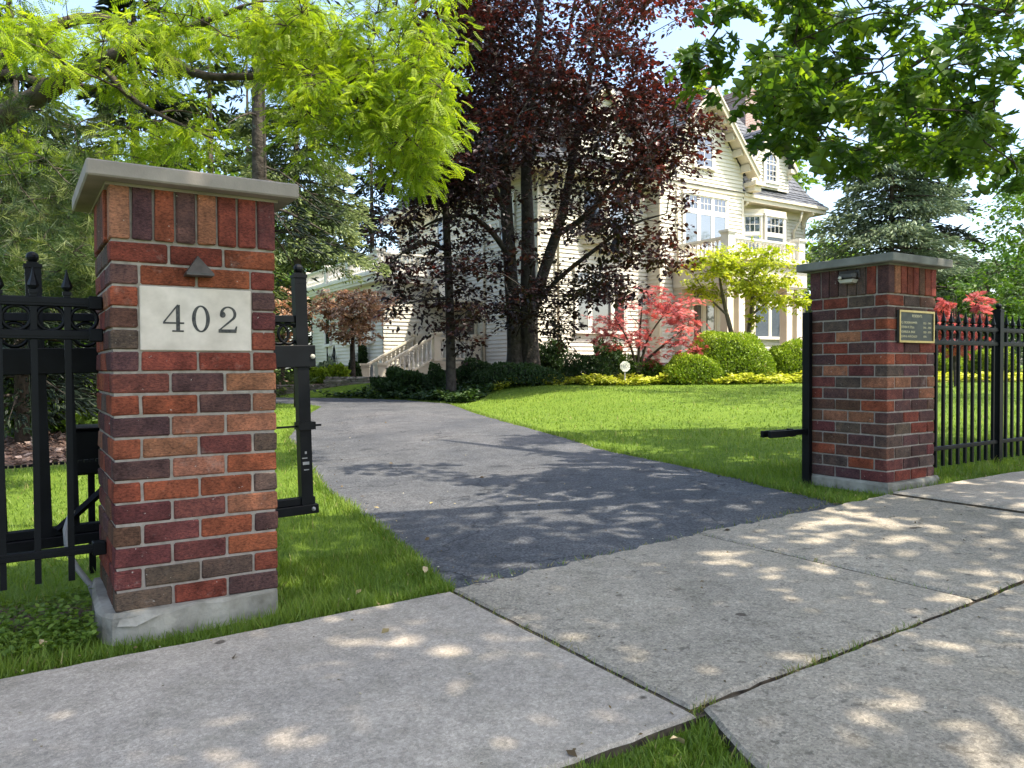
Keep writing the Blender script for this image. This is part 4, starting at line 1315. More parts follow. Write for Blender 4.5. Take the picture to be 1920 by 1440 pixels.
b.add([(13.4, c0, 4.25), (13.4, c0 - .93, 3.5), (13.4, c0 + .93, 3.5), (13.44, c0, 4.25), (13.44, c0 - .93, 3.5), (13.44, c0 + .93, 3.5)], [(0, 1, 2), (5, 4, 3), (0, 3, 4, 1), (1, 4, 5, 2), (2, 5, 3, 0)])
hb(b, 'door_hood', 'trim')

# ---- dry stone retaining wall by the drive
sw = empty('stone_wall', at(600, 742, 23.5)); sw.location.z = 0.14; sw.rotation_euler = (0, 0, math.atan2(0.5, 2.6))
tag(sw, 'low dry laid stone retaining wall at the far end of the driveway', 'wall')
stone_m = []
for k in range(10):
    b = MB(); b.box(-.5, .5, -.5, .5, 0, 1, .12); b.v = [(x + random.gauss(0, .03), y + random.gauss(0, .05), z + random.gauss(0, .035)) for x, y, z in b.v]
    me = b.mesh('stone'); me.materials.append(M['stone']); stone_m.append(me)


def courses(x0, x1, zt, y=0.0):
    z = -.1
    while z < zt:
        h = random.uniform(.055, .10); x = x0 + random.uniform(-.05, .05)
        while x < x1:
            L = random.uniform(.16, .42)
            o = put('stone', random.choice(stone_m), None, sw); o.location = (x + L / 2, y + random.uniform(-.025, .025), z); o.scale = (L - .012, .30, h - .008)
            x += L
        z += h


courses(-3.2, 0.15, .34); courses(.15, 1.5, .58, .04)
bed = MB(); bed.slab([(-9.5, 22.9), (-4.75, 24.1), (-4.1, 28.6), (-12, 34)], -.1, .50)
bed.build('raised_bed', M['lawn'], None, kind='structure')
bed_o = bpy.data.objects['raised_bed']
a_ = bed_o.data.attributes.new('v', 'FLOAT', 'POINT'); a_.data.foreach_set('value', [1.0] * len(bed_o.data.vertices))

# trellises by the wing
for r_, lab in ((29.4, 'black iron trellis panel leaning by the far corner of the side wing'), (26.6, 'ivy grown black iron trellis panel under the side wing window')):
    t = site('iron_trellis', WS - .22, r_, .5, lab, 'trellis', 'iron trellis panels by the side wing')
    b = MB()
    for y in (-.45, .45): b.box(-.02, .02, y - .02, y + .02, 0, 1.45); b.lathe([(.02, 0), (.03, .04), (.001, .14)], n=5) if False else None
    for k in range(8): y = -.36 + k * .103; b.box(-.008, .008, y - .009, y + .009, .05, 1.05 + .1 * (k % 2))
    for z in (.12, .7, .98): b.box(-.010, .010, -.45, .45, z, z + .03)
    b.build('frame', M['iron'], t)
t = site('plant_obelisk', WS - .5, 28.2, .5, 'slim black iron plant obelisk between the two trellis panels', 'obelisk')
b = MB()
for x, y in ((-.2, -.2), (.2, -.2), (.2, .2), (-.2, .2)): b.tube([(x, y, 0), (0, 0, 1.5)], .012, 4)
for z in (.4, .8): q = .2 * (1 - z / 1.5); b.tube([(-q, -q, z), (q, -q, z), (q, q, z), (-q, q, z), (-q, -q, z)], .008, 4)
b.build('frame', M['iron'], t)

# security sign in the bed
p = at(1172, 687, 20.9)
sg = empty('yard_sign', (p.x, p.y, gz(p.x, p.y)), math.radians(10)); tag(sg, 'small white octagonal yard sign reading TECC in the yellow green ground cover', 'sign')
zc_ = p.z - sg.location.z
b = MB(); b.prism([(.15 * math.cos(PI / 8 + k * PI / 4), zc_ + .15 * math.sin(PI / 8 + k * PI / 4)) for k in range(8)], -.006, .006); b.build('panel', M['trim_white'], sg)
b = MB(); b.box(-.015, .015, .007, .02, -.1, zc_ + .1); b.build('stake', M['pipe'], sg)
text('lettering', 'TECC', .115, 0, zc_ - .03, -.008, M['ink'], sg)
b = MB(); b.box(-.07, .07, -.0085, -.0065, zc_ - .075, zc_ - .058); b.build('small_print', M['pipe'], sg)

# ------------------------------------------------------------------ plants
def unit(a): return a / np.maximum(np.linalg.norm(a, axis=-1, keepdims=True), 1e-9)


def scatter(T, TF, P, D, N, S, v):
    """copies of a template (T verts, TF faces; leaf axis = y, face = z) at points P along D facing N with size S."""
    D = unit(D); X = unit(np.cross(D, N)); Z = np.cross(X, D)
    S = np.asarray(S, float)
    if S.ndim == 1: S = S[:, None].repeat(3, 1)
    V = (P[:, None, :] + T[None, :, 0:1] * X[:, None, :] * S[:, None, 0:1] + T[None, :, 1:2] * D[:, None, :] * S[:, None, 1:2] + T[None, :, 2:3] * Z[:, None, :] * S[:, None, 2:3])
    k = len(T); n = len(P)
    Fc = TF[None] + (np.arange(n) * k)[:, None, None]
    return V.reshape(-1, 3), Fc.reshape(-1, TF.shape[1]), np.repeat(v, k)


LEAF = (np.array([[0, 0, 0], [-.30, .32, .07], [-.27, .66, .05], [0, 1, -.10], [.27, .66, .05], [.30, .32, .07], [0, .5, -.02]], float),
        np.array([[0, 6, 1, 1], [1, 6, 2, 2], [2, 6, 3, 3], [3, 6, 4, 4], [4, 6, 5, 5], [5, 6, 0, 0]])[:, [0, 1, 2]])
DIAM = (np.array([[0, 0, 0], [-.28, .5, .06], [0, 1, -.08], [.28, .5, .06]], float), np.array([[0, 2, 1], [0, 3, 2]]))
SPRIG = (np.array([[0, 0, 0], [-.13, .45, .03], [0, 1, -.06], [.13, .45, .03], [0, .45, .13], [0, .45, -.11]], float), np.array([[0, 1, 2, 3], [0, 4, 2, 5]]))


def oak_template():
    half = [(.03, .0), (.03, .10), (.20, .16), (.33, .24), (.25, .27), (.13, .30), (.10, .36), (.30, .44), (.47, .58), (.38, .60), (.34, .66), (.26, .60), (.12, .60), (.11, .66), (.24, .76), (.26, .88), (.18, .86), (.09, .84), (.03, 1.0)]
    V = []; 
    for x, y in half: V += [(-x, y, .10 * x - .18 * y * y), (x, y, .10 * x - .18 * y * y)]
    mid = [(0, y, -.03 - .18 * y * y) for x, y in half]
    o = len(V); V += mid; Fc = []
    for i in range(len(half) - 1):
        for sd_ in (0, 1):
            a, b_ = 2 * i + sd_, 2 * (i + 1) + sd_
            Fc += [(a, b_, o + i), (b_, o + i + 1, o + i)]
    V += [(-.008, -.28, .02), (.008, -.28, .02)]
    q = len(V); Fc += [(q - 2, q - 1, 1), (q - 2, 1, 0)]
    return np.array(V, float), np.array(Fc)


OAK = oak_template()


def frond_template(n=8):
    V = []; Fc = []
    for i in range(n):
        y = .12 + .80 * i / (n - 1); z = -.32 * y * y; L = .21 * (1 - .35 * abs(y - .5))
        for sg_ in (-1, 1):
            o = len(V)
            V += [(0, y, z), (sg_ * L * .5, y + .005, z + .012), (sg_ * L, y + .075, z - .045), (sg_ * L * .45, y + .098, z + .004)]
            Fc.append((o, o + 1, o + 2, o + 3))
    o = len(V); V += [(-.008, 0, 0), (.008, 0, 0), (.004, 1, -.32), (-.004, 1, -.32)]; Fc.append((o, o + 1, o + 2, o + 3))
    return np.array(V, float), np.array(Fc)


FROND = frond_template()


def star_template():
    V = [(0, 0, 0)]; Fc = []
    for a, L in ((-1.9, .45), (-1.15, .72), (-.5, .92), (0, 1.0), (.5, .92), (1.15, .72), (1.9, .45)):
        c_, s_ = math.sin(a), math.cos(a); o = len(V)
        V += [(c_ * L * .45 - s_ * .085, s_ * L * .45 + c_ * .085, .02), (c_ * L, s_ * L, -.12 * L), (c_ * L * .45 + s_ * .085, s_ * L * .45 - c_ * .085, .02)]
        Fc.append((0, o, o + 1, o + 2))
    return np.array(V, float), np.array(Fc)


STAR = star_template()


def pine_template(n=22):
    V = []; Fc = []
    rr = random.Random(3)
    for i in range(n):
        a = rr.uniform(0, 2 * PI); e = rr.uniform(.15, 1.25); L = rr.uniform(.75, 1.0)
        d = Vector((math.cos(a) * math.sin(e), math.cos(e), math.sin(a) * math.sin(e)))
        q = d.orthogonal().normalized() * .014
        b0 = Vector((0, rr.uniform(-.35, .1), 0)); t = b0 + d * L + Vector((0, 0, -.10 * L)); o = len(V)
        V += [tuple(b0 - q), tuple(b0 + q), tuple(t)]; Fc.append((o, o + 1, o + 2))
    return np.array(V, float), np.array(Fc)


PINE = pine_template()


def rnd_dir(n, up=0.0):
    a = RNG.normal(size=(n, 3)); a[:, 2] += up
    return unit(a)


class Plant:
    """gathers leaf batches and wood, then links root > trunk, crown."""
    def __init__(self, name, label, cat, base, group=None):
        self.base = Vector(base)
        self.root = empty(name, base); tag(self.root, label, cat, group)
        self.wood = MB(); self.V = []; self.F = []; self.v = []; self.n = 0
        self.skel = []

    def stem(self, pts, rads, n=8, curve=4):
        P = [Vector(p) for p in pts]; R_ = list(rads)
        for _ in range(2 if curve else 0):      # corner-cutting smooths the line
            Q = [P[0]]; S = [R_[0]]
            for i in range(len(P) - 1):
                Q += [P[i].lerp(P[i + 1], .25), P[i].lerp(P[i + 1], .75)]; S += [R_[i] * .75 + R_[i + 1] * .25, R_[i] * .25 + R_[i + 1] * .75]
            Q.append(P[-1]); S.append(R_[-1]); P, R_ = Q, S
        self.wood.tube(P, R_, n)
        self.skel += list(zip(P, R_))

    def branch_to(self, c, r1=.012, sag=.0, frac=.5, n=5, grow=True, zbias=.35):
        c = Vector(c)
        best = min(self.skel, key=lambda q: (q[0] - c).length + (max(0, q[0].z - c.z + zbias * ((q[0] - c).xy.length)) * 1.4))
        p, R_ = best
        d = c - p
        mid = p + d * .5 + Vector((random.gauss(0, .06), random.gauss(0, .06), random.gauss(0, .05) + d.xy.length * .10 - sag)) * min(1.0, d.length)
        r0 = max(r1 * 1.5, min(R_ * .65, .010 + .016 * d.length))
        pts = [p, p.lerp(mid, .5) + Vector((0, 0, .03 * d.length)), mid, mid.lerp(c, .55), c]
        rad = [r0, r0 * .8, r0 * .6, r0 * .42 + r1 * .2, r1]
        self.wood.tube(pts, rad, n)
        if grow: self.skel += list(zip(pts[1:], rad[1:]))

    def twig(self, a, b_, r0=.008, r1=.003):
        a, b_ = Vector(a), Vector(b_)
        m_ = a.lerp(b_, .5) + Vector((random.gauss(0, .08), random.gauss(0, .08), random.gauss(.03, .06))) * (b_ - a).length
        self.wood.tube([a, m_, b_], [r0, (r0 + r1) / 2, r1], 3, False)

    def leaves(self, T, P, D, N, S, v=None):
        v = RNG.random(len(P)) if v is None else v
        V, Fc, vv = scatter(T[0], T[1], P, D, N, S, v)
        self.V.append(V); self.F.append(Fc + self.n); self.v.append(vv); self.n += len(V)

    def spray_cloud(self, T, clusters, per, size, sprays=6, flat=.25, sr=.35, droop=.3, shell=.5, tilt=.35, reject=None, twigs=True, vshift=None, jitter=.3):
        """clusters: (x,y,z,rx,ry,rz); each gets several flat sprays of leaves on twigs."""
        for c in clusters:
            cc = np.array(c[:3]); rad = np.array(c[3:6])
            k = max(1, int(sprays * (c[6] if len(c) > 6 else 1)))
            q = unit(RNG.normal(size=(k, 3))) * (RNG.random((k, 1)) ** (1 / 3.0) * (1 - shell) + shell * RNG.random((k, 1)) ** .3)
            ctr = cc + q * rad
            nm = unit(np.stack([RNG.normal(0, tilt, k), RNG.normal(0, tilt, k), np.ones(k)], -1))
            out = unit(q * np.array([1, 1, .3]) + RNG.normal(0, .35, (k, 3)) * np.array([1, 1, .2]))
            if twigs:
                for i in range(k): self.twig(c[:3], ctr[i], .004 + .004 * float(np.linalg.norm(rad)) * .5)
            m_ = max(1, int(per / sprays))
            kk = np.repeat(np.arange(k), m_); n = len(kk)
            a = RNG.random(n) * 2 * PI; rr = np.sqrt(RNG.random(n)) * sr * (0.7 + .6 * RNG.random(k))[kk]
            u1 = unit(np.cross(nm, out)); 
            off = u1[kk] * (np.cos(a) * rr * .7)[:, None] + out[kk] * (np.sin(a) * rr)[:, None] + nm[kk] * (RNG.normal(0, flat * sr * .5, n))[:, None]
            P = ctr[kk] + off; P[:, 2] -= droop * rr * rr / max(sr, .01)
            D = out[kk] + u1[kk] * (np.cos(a) * .8)[:, None] + RNG.normal(0, .35, (n, 3)); D[:, 2] -= droop
            N = nm[kk] + RNG.normal(0, jitter, (n, 3))
            S = size * (0.65 + .6 * RNG.random(n))
            base = RNG.random(k)[kk] * .6 + RNG.random(n) * .4
            if vshift is not None: base = np.clip(base + vshift(P), 0, 1)
            if reject is not None:
                keep = ~reject(P); P, D, N, S, base = P[keep], D[keep], N[keep], S[keep], base[keep]
            if len(P): self.leaves(T, P, D, N, S, base)

    def finish(self, bark_m, leaf_m, crown='crown', kind=None):
        bx = self.base
        if self.wood.v:
            self.wood.v = [(x - bx.x, y - bx.y, z - bx.z) for x, y, z in self.wood.v]
            me = bpy.data.meshes.new('trunk'); me.from_pydata(self.wood.v, [], self.wood.f)
            put('trunk', me, M[bark_m], self.root, True)
        if self.V:
            ks = {}
            V = np.concatenate(self.V) - np.array(bx)
            Fc = np.concatenate(self.F)
            o = put(crown, mesh_np(crown, V, Fc, np.concatenate(self.v)), M[leaf_m], self.root, True, kind)
            return o


def pc(px, py, Y, rx, ry, ryd=None, dens=1.0):
    p = at(px, py, Y); k = Y / F
    return (p.x, p.y, p.z, rx * k, ryd if ryd else (rx + ry) * .5 * k, ry * k, dens)


def fill(regions, seed):
    """regions: (px, py, rx, ry, number, cluster px radius, Y near, Y far) -> clusters"""
    g = random.Random(seed); out = []
    for cx, cy_, rx, ry, n, cr, y0, y1 in regions:
        for _ in range(n):
            a = g.uniform(0, 2 * PI); q = math.sqrt(g.random())
            out.append(pc(cx + rx * q * math.cos(a), cy_ + ry * q * math.sin(a), g.uniform(y0, y1), cr * g.uniform(.7, 1.3), cr * g.uniform(.5, .9)))
    return out


def in_house(P):
    s, r = SR(P[:, 0], P[:, 1])
    return ((s > 14.4) & (r > 17.9) & (s < 30.4) & (r < 31)) | ((s > 20.2) & (r > 15.0) & (s < 25.4) & (r < 18)) | ((s > 11.0) & (r > 23.7) & (s < 15.2) & (r < 33.2))


# ---- copper beech in front of the house corner
b0 = at(980, 700, 22); zb_ = gz(b0.x, b0.y)
T1 = Plant('copper_beech', 'big copper beech with twin trunks and dark purple crown', 'tree', (b0.x, b0.y, zb_))
q = lambda px, py, Y=22.0: tuple(at(px, py, Y))
gx_ = lambda px: at(px, 700, 22).x
T1.stem([(gx_(968), 22, zb_ - .2), (gx_(966), 22, zb_ + .5), q(966, 640), q(958, 520), q(950, 400), q(944, 280), q(930, 150), q(915, 20), q(905, -150)], [.34, .26, .22, .195, .17, .15, .12, .09, .05], 10)
T1.stem([(gx_(995), 22.1, zb_ - .2), (gx_(994), 22.1, zb_ + .5), q(993, 640), q(990, 530), q(990, 420), q(985, 300), q(998, 170), q(1015, 20), q(1020, -200)], [.39, .30, .25, .22, .18, .15, .12, .09, .05], 10)
T1.stem([q(1000, 580, 22.05), q(1022, 500, 21.8), q(1050, 420, 21.5), q(1066, 350, 21.3), q(1080, 260, 21.2), q(1110, 130, 21), q(1130, -20, 21)], [.17, .16, .14, .12, .10, .07, .03], 8)
T1.stem([q(1040, 440, 21.6), q(1075, 425, 21.3), q(1120, 385, 20.9), q(1160, 335, 20.5), q(1210, 280, 20.2), q(1270, 230, 20)], [.10, .095, .08, .07, .05, .02], 7)
T1.stem([q(1010, 560, 21.9), q(1060, 510, 21.2), q(1120, 465, 20.6), q(1180, 420, 20.2), q(1250, 400, 20)], [.08, .07, .06, .045, .015], 6)
T1.stem([q(955, 480), q(920, 430, 21.4), q(880, 400, 21), q(820, 410, 20.6), q(770, 440, 20.4)], [.10, .08, .065, .04, .015], 6)
T1.stem([q(950, 400), q(915, 330, 21.5), q(890, 250, 21.2), q(880, 150, 21)], [.09, .08, .06, .02], 6)
T1.stem([q(985, 320), q(1030, 230, 22.5), q(1060, 100, 23), q(1090, -60, 23)], [.10, .09, .06, .02], 6)
cl = fill([(1040, -60, 230, 120, 26, 55, 18, 26), (1000, 60, 150, 110, 30, 55, 18.5, 25.5), (1190, 30, 110, 90, 16, 48, 18, 25), (900, 60, 60, 120, 12, 50, 18, 25), (940, 200, 90, 110, 20, 50, 18.5, 25),
           (1080, 180, 130, 100, 26, 50, 18.5, 24), (1230, 130, 60, 60, 6, 42, 18, 22), (1235, 245, 85, 85, 20, 40, 17.5, 21), (1100, 310, 130, 70, 17, 46, 18, 22),
           (880, 330, 70, 60, 9, 46, 18.5, 22), (1220, 370, 80, 60, 11, 38, 17.5, 20.5), (1110, 430, 120, 50, 11, 40, 18, 21), (1220, 470, 70, 50, 7, 36, 18, 20.5), (1060, 520, 90, 60, 13, 38, 18.5, 21),
           (1150, 540, 80, 40, 7, 32, 18.5, 20.5), (1020, 600, 60, 40, 7, 32, 18.5, 21), (900, 160, 90, 150, 30, 50, 24, 27.3), (900, 300, 70, 60, 12, 44, 24, 27), (905, 450, 60, 70, 10, 40, 18.5, 22), (910, 560, 50, 60, 8, 36, 18.5, 21.5)], 5)  # rear clusters near the wing are added to shade its stair
for c in cl: T1.branch_to(c[:3], .012, n=4)
sunlit_red = lambda P: 0.0 + .11 * np.clip((P[:, 2] - 6) / 3, -1, 1.0) + .15 * np.clip((P[:, 0] - 2.0) / 2, -1, 1)  # redder toward top and right, painting sunlight into the leaf colour
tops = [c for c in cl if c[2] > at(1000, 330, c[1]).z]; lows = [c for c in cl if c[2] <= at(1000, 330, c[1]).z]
T1.spray_cloud(LEAF, tops, 185, .135, 9, .2, .42, .25, .5, .3, in_house, vshift=sunlit_red)
T1.spray_cloud(LEAF, lows, 122, .125, 6, .15, .40, .25, .5, .28, in_house, vshift=sunlit_red)
T1.finish('bark_beech', 'l_beech')

b0 = at(846, 705, 20.5); zb_ = gz(b0.x, b0.y)
T2 = Plant('copper_beech', 'slim copper beech with a single trunk before the side porch', 'tree', (b0.x, b0.y, zb_))
T2.stem([(b0.x, b0.y, zb_ - .2), q(845, 660, 20.5), q(843, 560, 20.5), q(838, 450, 20.5), q(834, 340, 20.5), q(838, 200, 20.5), q(850, 60, 20.5)], [.15, .125, .115, .10, .085, .06, .03], 8)
T2.stem([q(838, 470, 20.5), q(800, 450, 20), q(760, 470, 19.6), q(720, 500, 19.3)], [.06, .05, .035, .012], 6)
T2.stem([q(842, 560, 20.5), q(800, 560, 20), q(760, 570, 19.6)], [.05, .035, .012], 5)
cl = fill([(790, 400, 60, 40, 9, 36, 18.5, 21), (760, 470, 50, 40, 8, 32, 18.5, 20.5), (830, 480, 50, 60, 11, 36, 18.5, 21.5), (870, 400, 40, 60, 8, 36, 19, 21.5), (780, 560, 45, 35, 6, 28, 19, 20.5), (850, 570, 50, 50, 11, 34, 19, 21.5), (870, 630, 35, 25, 4, 26, 19.5, 21),
           (800, 610, 30, 25, 3, 24, 19.5, 20.5), (735, 510, 28, 35, 6, 24, 18.8, 20), (740, 430, 35, 40, 7, 28, 19, 20.6), (830, 310, 60, 80, 22, 42, 19, 22), (840, 150, 70, 100, 24, 46, 19, 22), (760, 280, 50, 60, 12, 40, 20, 23), (720, 200, 50, 80, 12, 42, 21, 24), (840, 20, 70, 80, 14, 46, 19, 22)], 6)
for c in cl: T2.branch_to(c[:3], .010, n=4)
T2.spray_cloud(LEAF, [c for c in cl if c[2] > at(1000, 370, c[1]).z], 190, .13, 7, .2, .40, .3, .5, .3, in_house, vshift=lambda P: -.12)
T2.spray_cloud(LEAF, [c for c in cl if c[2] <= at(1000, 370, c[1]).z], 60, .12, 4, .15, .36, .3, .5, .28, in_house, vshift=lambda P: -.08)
T2.finish('bark_beech', 'l_beech')

# ---- honey locust on the left
T = Plant('honey_locust', 'bright yellow green honey locust arching over the 402 pillar', 'tree', (-6.9, 8.6, gz(-6.9, 8.6)))
T.stem([(-6.9, 8.6, -.2), (-6.9, 8.5, 1.2), (-6.6, 8.3, 2.6), (-6.4, 8.1, 3.4)], [.26, .21, .19, .17], 10)
T.stem([(-6.5, 8.2, 2.9), q(-10, 226, 8), q(60, 188, 7.9), q(120, 150, 7.8), q(190, 118, 7.7), q(235, 95, 7.6), q(290, 70, 7.5), q(370, 48, 7.4), q(460, 10, 7.3)], [.16, .115, .105, .095, .082, .07, .055, .04, .018], 8)
T.stem([(-6.5, 8.2, 3.2), q(-10, 128, 8.2), q(60, 152, 8.1), q(150, 160, 8.0), q(205, 172, 7.9), q(260, 175, 7.8)], [.11, .045, .042, .036, .028, .012], 7)
T.stem([(-6.4, 8.1, 3.4), q(60, 60, 8.6), q(200, 20, 8.8), q(330, 120, 8.6), q(385, 146, 8.4), q(470, 142, 8.3), q(560, 146, 8.2), q(640, 140, 8.1), q(690, 118, 8), q(725, 90, 7.9), q(745, 0, 7.8)], [.13, .07, .06, .05, .045, .04, .035, .03, .024, .016, .008], 7)
T.stem([q(190, 118, 7.7), q(240, 185, 7.4), q(330, 230, 7.2), q(400, 260, 7.1)], [.04, .028, .018, .006], 5)
T.stem([q(640, 140, 8.1), q(700, 200, 7.8), q(760, 250, 7.6), q(800, 290, 7.5)], [.02, .016, .010, .005], 5)
cl = fill([(700, 50, 170, 90, 34, 50, 6.9, 8.9), (640, 160, 170, 70, 27, 46, 6.9, 8.7), (760, 200, 100, 100, 30, 42, 6.8, 8.2), (770, 300, 60, 40, 8, 30, 7, 7.8), (560, 90, 90, 90, 14, 48, 7.2, 9), (640, 240, 90, 50, 13, 40, 7, 8.2),
           (420, 50, 110, 60, 11, 46, 6.8, 9), (300, 40, 110, 50, 10, 44, 6.6, 9), (130, 70, 130, 60, 15, 46, 6.4, 9), (40, 180, 60, 40, 3, 36, 7.9, 9), (250, 140, 70, 40, 5, 34, 7.6, 8.6), (320, 250, 100, 45, 11, 38, 6.8, 8.6), (230, 300, 80, 40, 6, 36, 7, 9),
           (20, 40, 60, 60, 8, 44, 6.2, 8.6), (500, -60, 420, 60, 22, 55, 6.6, 9.2), (40, 300, 60, 50, 7, 36, 8, 10)], 9)
for c in cl: T.branch_to(c[:3], .004, n=4, zbias=.1)
T.spray_cloud(FROND, cl, 60, .132, 8, .25, .16, .55, .3, .45, twigs=True, jitter=.45)
T.finish('bark_locust', 'l_locust')

# ---- street oak: crown over the walk shaped for its shade, only its lower right boughs are in view
ob = W(7.4, -2.7); ob.z = gz(ob.x, ob.y)
T = Plant('oak_tree', 'dark green oak with large lobed leaves hanging into the upper right', 'tree', tuple(ob))
T.stem([tuple(ob - Vector((0, 0, .2))), tuple(ob + Vector((0, 0, 1))), (ob.x - .1, ob.y + .1, 3.2), (ob.x - .5, ob.y + .3, 5), (ob.x - .8, ob.y + .4, 7.5), (ob.x - 1, ob.y + .2, 9.5)], [.42, .34, .30, .25, .15, .05], 12)
T.stem([(ob.x - .1, ob.y + .1, 3.2), (4.6, 5.0, 4.3), (3.5, 5.4, 4.35), (2.6, 5.6, 4.3)], [.16, .10, .06, .025], 7)
T.stem([(ob.x - .1, ob.y + .1, 3.4), (5.4, 6.2, 4.6), (4.8, 7.6, 4.5), (4.3, 8.6, 4.2)], [.15, .09, .05, .02], 7)
T.stem([(ob.x - .5, ob.y + .3, 4.6), (3.4, 3.6, 6.2), (1.6, 3.4, 6.8), (0, 3.2, 6.9)], [.17, .12, .08, .03], 7)
T.stem([(ob.x - .5, ob.y + .3, 5), (3.2, 1.6, 6.4), (1.4, .4, 6.6), (0, -.4, 6.4)], [.15, .10, .06, .03], 7)
T.stem([(ob.x - .6, ob.y + .3, 5.4), (4.2, 6, 7.2), (3, 7.6, 7.6)], [.14, .09, .03], 7)
T.stem([(ob.x - .6, ob.y + .3, 5.6), (5.8, 6.2, 7.0), (6.2, 8.2, 7.8)], [.14, .09, .03], 7)
# boughs in view
vis = [(1500, 40, 90, 60), (1600, 60, 90, 70), (1700, 60, 90, 70), (1800, 50, 90, 70), (1890, 70, 80, 80), (1480, 130, 50, 50), (1560, 160, 80, 60), (1660, 160, 90, 60), (1760, 170, 90, 60), (1860, 180, 80, 70), (1540, 260, 60, 50), (1480, 230, 40, 60),
       (1620, 250, 70, 50), (1700, 240, 70, 45), (1860, 260, 70, 60), (1800, 260, 50, 40), (1540, 310, 60, 28), (1450, 250, 35, 40), (1700, 290, 40, 25), (1850, 320, 50, 45), (1900, 350, 30, 40), (1430, 170, 25, 40), (1780, 290, 45, 25), (1890, 30, 50, 60), (1560, -20, 150, 50), (1800, -30, 150, 50),
       (1470, 30, 45, 45), (1590, 330, 40, 20)]
g = random.Random(4)
cl = []
for px, py, rx, ry in vis:
    for k in range(2):
        cl.append(pc(px + g.gauss(0, 12), py * .93 - 32 + g.gauss(0, 10), g.uniform(5.0, 6.9), rx * .72, ry * .72, .35))
for c in cl: T.branch_to(c[:3], .006, n=5, zbias=0)
c1 = pc(1290, 120, 5.6, 48, 42, .22); c2 = pc(1335, 95, 5.6, 20, 25, .15); c3 = pc(1375, 5, 5.5, 14, 10, .1)
T.stem([(2.6, 5.6, 4.3), q(1420, -60, 5.6), q(1372, 5, 5.6), q(1350, 50, 5.6), q(1318, 92, 5.6), q(1270, 130, 5.6)], [.02, .014, .010, .008, .006, .004], 5)
P_all = []


def oak_leaves(cs, per, sz):
    Ps = []; Ds = []; Ns = []; Ss = []
    for c in cs:
        n = max(2, int(per * c[6])); k = max(2, n // 7)
        ctr = np.array(c[:3]) + RNG.uniform(-1, 1, (k, 3)) * np.array(c[3:6]) * .9
        for i in range(k):
            T.twig(c[:3], ctr[i], .006, .003)
            m_ = n // k + 1
            az = RNG.random(m_) * 2 * PI
            D = np.stack([np.cos(az), np.sin(az), RNG.normal(-.55, .35, m_)], -1)
            Ps.append(ctr[i] + D * .05 + RNG.normal(0, .035, (m_, 3))); Ds.append(D)
            Ns.append(np.stack([RNG.normal(0, .4, m_), RNG.normal(0, .4, m_), np.ones(m_)], -1)); Ss.append(sz * RNG.uniform(.7, 1.2, m_))
    return np.concatenate(Ps), np.concatenate(Ds), np.concatenate(Ns), np.concatenate(Ss)


P, D, N, S = oak_leaves(cl, 20, .170)
P2, D2, N2, S2 = oak_leaves([c1, c2, c3], 26, .16)
P = np.concatenate([P2, P]); D = np.concatenate([D2, D]); N = np.concatenate([N2, N]); S = np.concatenate([S2, S])
vv = RNG.random(len(P)); vv = vv ** 1.3
# the nearest in-view leaves are single objects, the rest one mass
px, py, ok = px_of(P)
score = np.where(ok & (px > 1200) & (px < 1915) & (py > 5) & (py < 420), S / P[:, 1], 0)
order = np.argsort(-score)
single = order[:300]; rest = order[300:]
T.leaves(OAK, P[rest], D[rest], N[rest], S[rest], vv[rest])
leaf_me = []
for k in range(5):
    me = mesh_np('leaf', OAK[0] * np.array([1, 1, .5 + .35 * k]), OAK[1], np.full(len(OAK[0]), .1 + .2 * k)); me.materials.append(M['l_oak']); leaf_me.append(me)
Du = unit(D); Xu = unit(np.cross(Du, N)); Zu = np.cross(Xu, Du)
for i in single:
    o = bpy.data.objects.new('leaf', leaf_me[int(vv[i] * 4.99)]); C.objects.link(o); o.parent = T.root
    R3 = Matrix(((Xu[i, 0], Du[i, 0], Zu[i, 0]), (Xu[i, 1], Du[i, 1], Zu[i, 1]), (Xu[i, 2], Du[i, 2], Zu[i, 2]))).to_4x4()
    o.matrix_local = Matrix.Translation(Vector(P[i]) - T.base) @ R3 @ Matrix.Scale(float(S[i]), 4)


# unseen overhead crown, shaped along the sun angle to set shade and gaps
def overhead_reject(P):
    px, py, ok = px_of(P)
    inside = ok & (px > -80) & (px < 1990) & (py > -95)
    k = math.cos(math.radians(SUN_EL)) / math.sin(math.radians(SUN_EL))
    hx, hy = SUN.x / math.hypot(SUN.x, SUN.y) * k, SUN.y / math.hypot(SUN.x, SUN.y) * k
    sx_, sy_ = P[:, 0] - hx * P[:, 2], P[:, 1] - hy * P[:, 2]
    gap = ((sx_ < 0.9) & (sy_ > 5.0) & (np.sin(sx_ * 2.3 + 1) * np.sin(sy_ * 1.9) + .35 * np.sin(sx_ * 5 + sy_ * 4) > -.12)) | ((sx_ < -1.6) & (sy_ > 3.9)) | ((sx_ < -0.2) & (sy_ > 7.6)) | (sy_ > 10.2)  # openings cut so sun reaches the drive, lawn and locust
    return inside | gap


